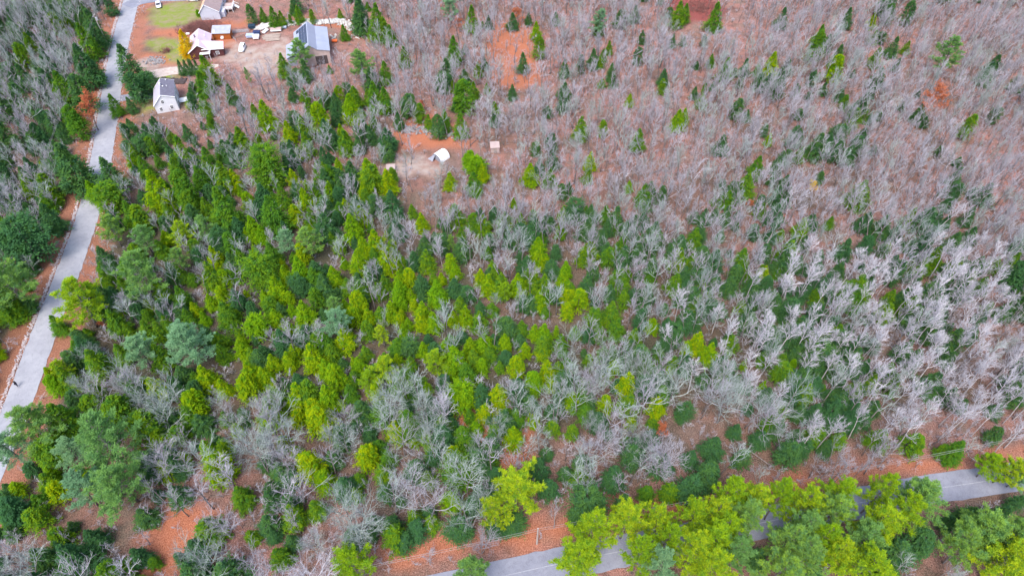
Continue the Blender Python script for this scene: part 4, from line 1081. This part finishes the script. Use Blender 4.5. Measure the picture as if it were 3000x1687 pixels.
# ---------------------------------------------------------------- yard clutter
rs = random.Random(5)
def stones(name, pts, n, spread, size, m, label, cat, kind=None, flat=.6):
    q = MB(); pl = resample(pts, .5)
    for i in range(n):
        p_ = pl[rs.randrange(len(pl))]; s_ = size*rs.uniform(.5, 1.5)
        q.blob((p_[0]+rs.gauss(0, spread), p_[1]+rs.gauss(0, spread), s_*.25+rs.random()*size*.4), s_, s_*rs.uniform(.6, 1), s_*flat, rs, 0, rs.uniform(0, 3))
    return tag(q.build(name, m), label, cat, None, kind)
stones('stone_wall', [at(*p_) for p_ in [(752,86),(790,76),(830,73),(880,68),(930,68),(980,65),(1003,63)]], 1300, .55, .60, M['stone'], 'rough wall of tumbled pale field stones running behind the barn', 'stone wall')
stones('rubble_bank', [at(*p_) for p_ in [(1003,66),(1030,76),(1050,92),(1050,105)]], 300, 1.3, .35, M['stone'], 'scattered rubble bank right of the barn under bare trees', 'rubble')
stones('rock_pile', [at(*p_) for p_ in [(1030+2640/19,380),(1285,385),(1310,392),(1325,395)]], 260, 1.0, .36, M['grey_stone'], 'grey rock pile at the top of the clearing', 'rock pile')
stones('rock_heap', [at(*p_) for p_ in [(440,180),(455,178),(470,184)]], 160, 1.1, .30, M['grey_stone'], 'low rocky outcrop in the front yard above the dirt driveway', 'rock pile')
for i in range(9):
    x, y = at(974+rs.uniform(-8, 12), 108+rs.uniform(-5, 8)); q = MB(); q.blob((0, 0, .15), .5, .4, .35, rs, 0, rs.uniform(0, 3))
    tag(q.build('stone', M['stone'], None, (x, y, 0)), 'small pale stone lying on the grass right of the barn', 'stone', 'pale stones right of the barn')
for i in range(26):
    px, py = rs.uniform(80, 2900), rs.uniform(250, 1600); x, y = at(px, py)
    if x < -80 and dpoly(x, y, SIDE_C[::4]) < 9 or dpoly(x, y, LOW_C[::3]) < 8 or y > 190: continue
    q = MB(); L_ = rs.uniform(5, 10); pp, _ = path((-L_/2, 0, .2), (1, 0, 0), L_, 6, .0, .05, rs); r_ = rs.uniform(.10, .18)
    q.tube(pp, [r_*(1-.1*k) for k in range(7)], 6)
    for k in range(4):
        s0, sd0 = lerp_path(pp, rs.uniform(.5, .95)); e_, _ = path(s0, side_dir(sd0, .8, rs.uniform(0, 3)), 1.3, 2, 0, .1, rs); q.tube(e_, [.05, .03, .01], 3)
    tag(q.build('fallen_trunk', M['bark'], None, (x, y, 0), rs.uniform(0, 3.1)), 'grey fallen trunk lying '+zone(px, py), 'fallen trunk', 'fallen trunks on the forest floor')
edge = [p_ for p_ in off_poly(SIDE_L, -.55) if 30 < p_[1] < 290]
stones('roadside_stones', edge, 4200, .26, .17, M['white_stone'], 'ribbon of small white stones along the left edge of the side road', 'roadside stones', 'stuff')
edge = [p_ for p_ in off_poly(SIDE_L, 6.2) if 120 < p_[1] < 290]
stones('verge_stones', edge, 500, .35, .14, M['white_stone'], 'sparse white stones along the right edge of the side road', 'roadside stones', 'stuff')

def logs(px, py, n, L_, rz, label, r=.16):
    x, y = at(px, py); b = empty('log_pile', (x, y, 0), rz); tag(b, label, 'log pile')
    for i in range(n):
        q = MB(); yy_ = (i-n/2)*.42+rs.uniform(-.1, .1); a = rs.uniform(-.08, .08); l_ = L_*rs.uniform(.75, 1.1)
        q.tube([(-l_/2, yy_-a*l_/2, r+.02), (l_/2, yy_+a*l_/2, r+.02+rs.random()*.2)], [r*rs.uniform(.7, 1.1)]*2, 6); q.build('log', M['wood'], b)
    return b
logs(795, 108, 8, 6.0, R(10), 'stack of long weathered logs in the yard left of the barn')
logs(800, 118, 3, 5.5, R(6), 'three loose grey poles lying below the log stack')
def item(name, px, py, rz, sz, m, label, cat, legs=True, top=None):
    """low trailer / rack like thing: bed, side rails, feet"""
    x, y = at(px, py); b = empty(name, (x, y, 0), rz); tag(b, label, cat); W, D, Hh = sz
    q = MB(); q.box(-W/2, -D/2, Hh*.45, W/2, D/2, Hh); q.build('body', m, b)
    q = MB(); q.slab([(-W/2-.08, -D/2-.08, Hh+.07), (W/2+.08, -D/2-.08, Hh+.03), (W/2+.08, D/2+.08, Hh+.12), (-W/2-.08, D/2+.08, Hh+.16)], .06); q.build('lid', top or m, b)
    if legs:
        for sx in (-1, 1):
            for sy in (-1, 1):
                q = MB(); q.box(sx*(W/2-.1)-.05, sy*(D/2-.1)-.05, 0, sx*(W/2-.1)+.05, sy*(D/2-.1)+.05, Hh*.45); q.build('leg', M['wood'], b)
    return b
item('dark_bin', 740, 86, R(6), (2.2, 1.7, 1.4), M['teal'], 'dark teal covered bin beside the left end of the stone wall', 'bin')
item('blue_topped_table', 734, 112, R(4), (2.3, 1.6, 1.2), M['blue_panel'], 'light blue topped rack in the yard left of the white covered cart', 'rack')
item('navy_tarp_stack', 754, 104, R(4), (2.2, 1.5, 1.3), M['navy'], 'stack under a navy blue tarp in the yard clutter', 'covered stack')
item('white_cart', 752, 115, R(4), (1.9, 1.7, 1.2), M['tarp_white'], 'white covered cart in the middle of the yard clutter', 'cart')
item('lilac_trailer', 810, 93, R(8), (3.6, 1.5, 1.1), M['tarp_white'], 'long whitish trailer left of the barn in front of the stone wall', 'trailer', True, M['tarp_tan'])
item('white_boards', 778, 95, R(70), (2.6, 1.0, .5), M['tarp_white'], 'pile of white boards lying between the logs and the stone wall', 'board pile', False)
item('blue_barrel_rack', 834, 85, R(5), (1.4, .8, .8), M['blue_panel'], 'small blue box near the left end of the barn', 'box')
item('white_crate', 652, 116, R(2), (.9, .6, .6), M['trim'], 'white rectangular crate against the brown shed, left of the tub', 'crate', False)
item('white_tub', 662, 114, R(5), (1.1, .6, .6), M['trim'], 'white oval tub against the brown shed, right of the crate', 'tub', False)
item('orange_kayak_rack', 981, 125, R(5), (1.7, .9, .8), M['orange'], 'orange and red plastic heap right of the barn', 'play set', False)
item('garden_bench', 551, 103, R(5), (1.1, .5, .5), M['trim'], 'pale bench left of the brush patch above the maroon house', 'bench')
item('dark_grill', 652, 158, R(-20), (1.3, .7, .9), M['tarp_grey'], 'dark and silver grill at the corner of the pink roofed wing', 'grill')
def fence_run(name, a, b_, h, rails, label, m='metal'):
    (x0, y0), (x1, y1) = at(*a), at(*b_); L_ = math.dist((x0, y0), (x1, y1)); rz = math.atan2(y1-y0, x1-x0)
    f = empty(name, (x0, y0, 0), rz); tag(f, label, 'fence'); n = max(2, int(L_/1.6))
    for i in range(n+1):
        q = MB(); q.box(L_*i/n-.05, -.05, 0, L_*i/n+.05, .05, h); q.build('post', M[m], f)
    q = MB()
    for j in range(rails): q.box(0, .052, h*(j+.6)/rails-.05, L_, .09, h*(j+.6)/rails+.04)
    q.build('rail', M[m], f); return f
fence_run('board_fence', (677, 98), (729, 94), 1.1, 6, 'grey board fence running right from the brown shed')
fence_run('rail_fence', (678, 108), (692, 122), .9, 2, 'short grey railing slanting down from the corner of the brown shed')
fence_run('pole_fence', (690, 113), (727, 100), .8, 2, 'thin pale rails slanting up towards the dark bin', 'wood')
# brush
def brush(px, py, n, spread, h, m, label, name='brush_patch'):
    x, y = at(px, py); q = MB()
    for i in range(n):
        a, b_ = rs.gauss(0, spread[0]), rs.gauss(0, spread[1]); hh = h*rs.uniform(.5, 1.1)
        for k in range(5):
            d_ = Vector((rs.gauss(0, .5), rs.gauss(0, .5), 1)); pp, _ = path((a, b_, 0), d_, hh, 3, .02, .2, rs); q.tube(pp, [.03, .025, .02, .012], 3)
            for z_ in range(2):
                s0, sd0 = lerp_path(pp, rs.uniform(.4, .95)); e_, _ = path(s0, side_dir(sd0, .8, rs.uniform(0, 6.28)), hh*.4, 1, 0, .1, rs); q.tube(e_, [.02, .01], 3)
    o = q.build(name, M[m], None, (x, y, 0)); return tag(o, label, 'brush')
brush(590, 86, 420, (3.8, 2.2), 1.7, 'brush', 'dark reddish bramble patch above the maroon house')
brush(2050, 25, 300, (4.5, 2.5), 1.2, 'brush', 'maroon shrub patch in the small opening at the top edge')
brush(490, 152, 40, (.9, .7), 1.3, 'brush', 'small reddish shrub on the lawn below the golden tree')
for px, py, w_, kd, lab in [(577, 38, 22, 'round_y', 'bright green shrub at the lower left corner of the tan roofed house'), (553, 306, 24, 'round_y', 'lime green bush right of the grey house'), (505, 248, 26, 'bare', None)]:
    if lab:
        h = 2.4; x, y = at(px, py-8, h); place(kd, int(px), x, y, h, w_*.5*.108, px, 'bush', lab, 'bush', None)
x, y = at(505, 240); q = MB()
for i in range(220): q.blob((rs.uniform(-4, 4), rs.gauss(0, .6), .15), .6, .5, .4, rs)
tag(q.build('debris_pile', M['dirt_pile'], None, (x, y, 0)), 'long dark debris pile behind the grey house', 'debris pile')

# ---------------------------------------------------------------- utility poles and wires
def upole(px, py, h, label, transformer=False, arm=True):
    x, y = at(px, py); b = empty('utility_pole', (x, y, 0)); tag(b, label, 'utility pole')
    q = MB(); q.tube([(0, 0, -.3), (0, 0, h)], [.18, .13], 8); q.build('pole', M['pole'], b)
    if arm: q = MB(); q.box(-.06, -.9, h-.5, .06, .9, h-.38); q.build('cross_arm', M['pole'], b)
    for s in (-.8, 0, .8) if arm else (0,):
        q = MB(); zt = h-.38 if arm else h; q.tube([(0, s, zt), (0, s, zt+.22)], [.05, .04], 6); q.build('insulator', M['trim'], b)
    if transformer: q = MB(); q.tube([(.42, 0, h-2.0), (.42, 0, h-1.0)], [.3, .3], 10); q.build('transformer', M['metal'], b)
    return (x, y, h)
A = upole(317, 133, 11, 'leaning-looking wooden utility pole with a grey transformer left of the side road', True)
B = upole(1573, 1592, 7.0, 'short wooden utility pole on the leafy bank above the lower road', False, False)
def wire(a, b_, sag, label, dz=0, dy=0):
    q = MB(); n = 16
    q.tube([(a[0]+(b_[0]-a[0])*i/n, a[1]+dy+(b_[1]-a[1])*i/n, a[2]+dz+(b_[2]-a[2])*i/n-sag*4*(i/n)*(1-i/n)) for i in range(n+1)], [.022]*(n+1), 4)
    return tag(q.build('power_line', M['wire']), label, 'power line', 'overhead wires')
Cx = at(2990, 1330); D_ = at(1000, 1720); E_ = at(3700, 1180)
for dz, w_ in ((-.1, 'upper'), (-1.0, 'lower')):
    wire(B, (Cx[0]+4, Cx[1]+1.5, 7.2), .7, f'{w_} wire above the lower road, right of the short pole', dz)
    wire(B, (D_[0]-6, D_[1]-1, 7.0), .5, f'{w_} wire above the lower road bank, left of the short pole', dz)
F_ = at(150, 640); G_ = at(360, -60)
for dy in (-.8, .8):
    nf = 'nearer' if dy < 0 else 'farther'
    wire(A, (F_[0], F_[1], 10), 1.0, nf+' thin wire from the transformer pole down along the side road', -.1, dy); wire(A, (G_[0]-4, G_[1], 11), .8, nf+' thin wire from the transformer pole up to the top edge', -.1, dy)

# ---------------------------------------------------------------- person walking on the side road
def skin_obj(name, verts, edges, rad, m, parent, root=0, sub=2):
    me = bpy.data.meshes.new(name); me.from_pydata(verts, edges, []); me.materials.append(m)
    o = link(name, me, parent); md = o.modifiers.new('skin', 'SKIN'); me.skin_vertices
    if not me.skin_vertices: pass
    for i, r_ in enumerate(rad): me.skin_vertices[0].data[i].radius = (r_, r_)
    me.skin_vertices[0].data[root].use_root = True; md.use_smooth_shade = True
    s_ = o.modifiers.new('sub', 'SUBSURF'); s_.levels = s_.render_levels = sub; return o
x, y = at(54, 1132); per = empty('person', (x, y, .05), R(-110)); tag(per, 'person in dark jacket and dark trousers walking on the side road', 'person')
V = [(0,0,.95),(0,.0,1.15),(0,-.01,1.38),(0,-.01,1.50),(0,-.02,1.60),(0,-.03,1.72),
     (.17,-.01,1.40),(.24,.10,1.14),(.22,-.06,.92),(-.17,-.01,1.40),(-.24,-.08,1.14),(-.22,-.24,.95),
     (.10,0,.90),(.11,.20,.50),(.11,.16,.09),(.11,.02,.05),(-.10,0,.90),(-.11,-.16,.50),(-.11,-.26,.09),(-.11,-.42,.05)]
Ed = [(0,1),(1,2),(2,3),(3,4),(4,5),(2,6),(6,7),(7,8),(2,9),(9,10),(10,11),(0,12),(12,13),(13,14),(14,15),(0,16),(16,17),(17,18),(18,19)]
Rd = [.14,.13,.15,.06,.09,.08,.07,.05,.035,.07,.05,.035,.09,.06,.04,.04,.09,.06,.04,.04]
for bi, sgn in ((8, 1), (11, -1)):
    for fi in range(5):
        c = V[bi]; o_ = (-.028+.014*fi)*1.1; L_ = (.055, .08, .09, .08, .062)[fi]
        n = len(V); V.append((c[0]+.005*sgn, c[1]+o_, c[2]-.07)); V.append((c[0]-.012*sgn, c[1]+o_*1.5-.01, c[2]-.07-L_)); Ed += [(bi, n), (n, n+1)]; Rd += [.011, .009]
skin_obj('body', V, Ed, Rd, M['skin'], per)
jv = [V[i] for i in (0,1,2,3,6,7,8,9,10,11)]; jr = [.17,.165,.185,.085,.10,.075,.055,.10,.075,.055]
skin_obj('jacket', jv, [(0,1),(1,2),(2,3),(2,4),(4,5),(5,6),(2,7),(7,8),(8,9)], jr, M['jacket'], per)
tv = [V[i] for i in (0,12,13,14,16,17,18)]; skin_obj('trousers', tv, [(0,1),(1,2),(2,3),(0,4),(4,5),(5,6)], [.16,.11,.08,.06,.11,.08,.06], M['trousers'], per)
q = MB(); q.blob((0, -.02, 1.72), .24, .26, .24, random.Random(1)); q.build('hair', M['hair'], per, smooth=True)
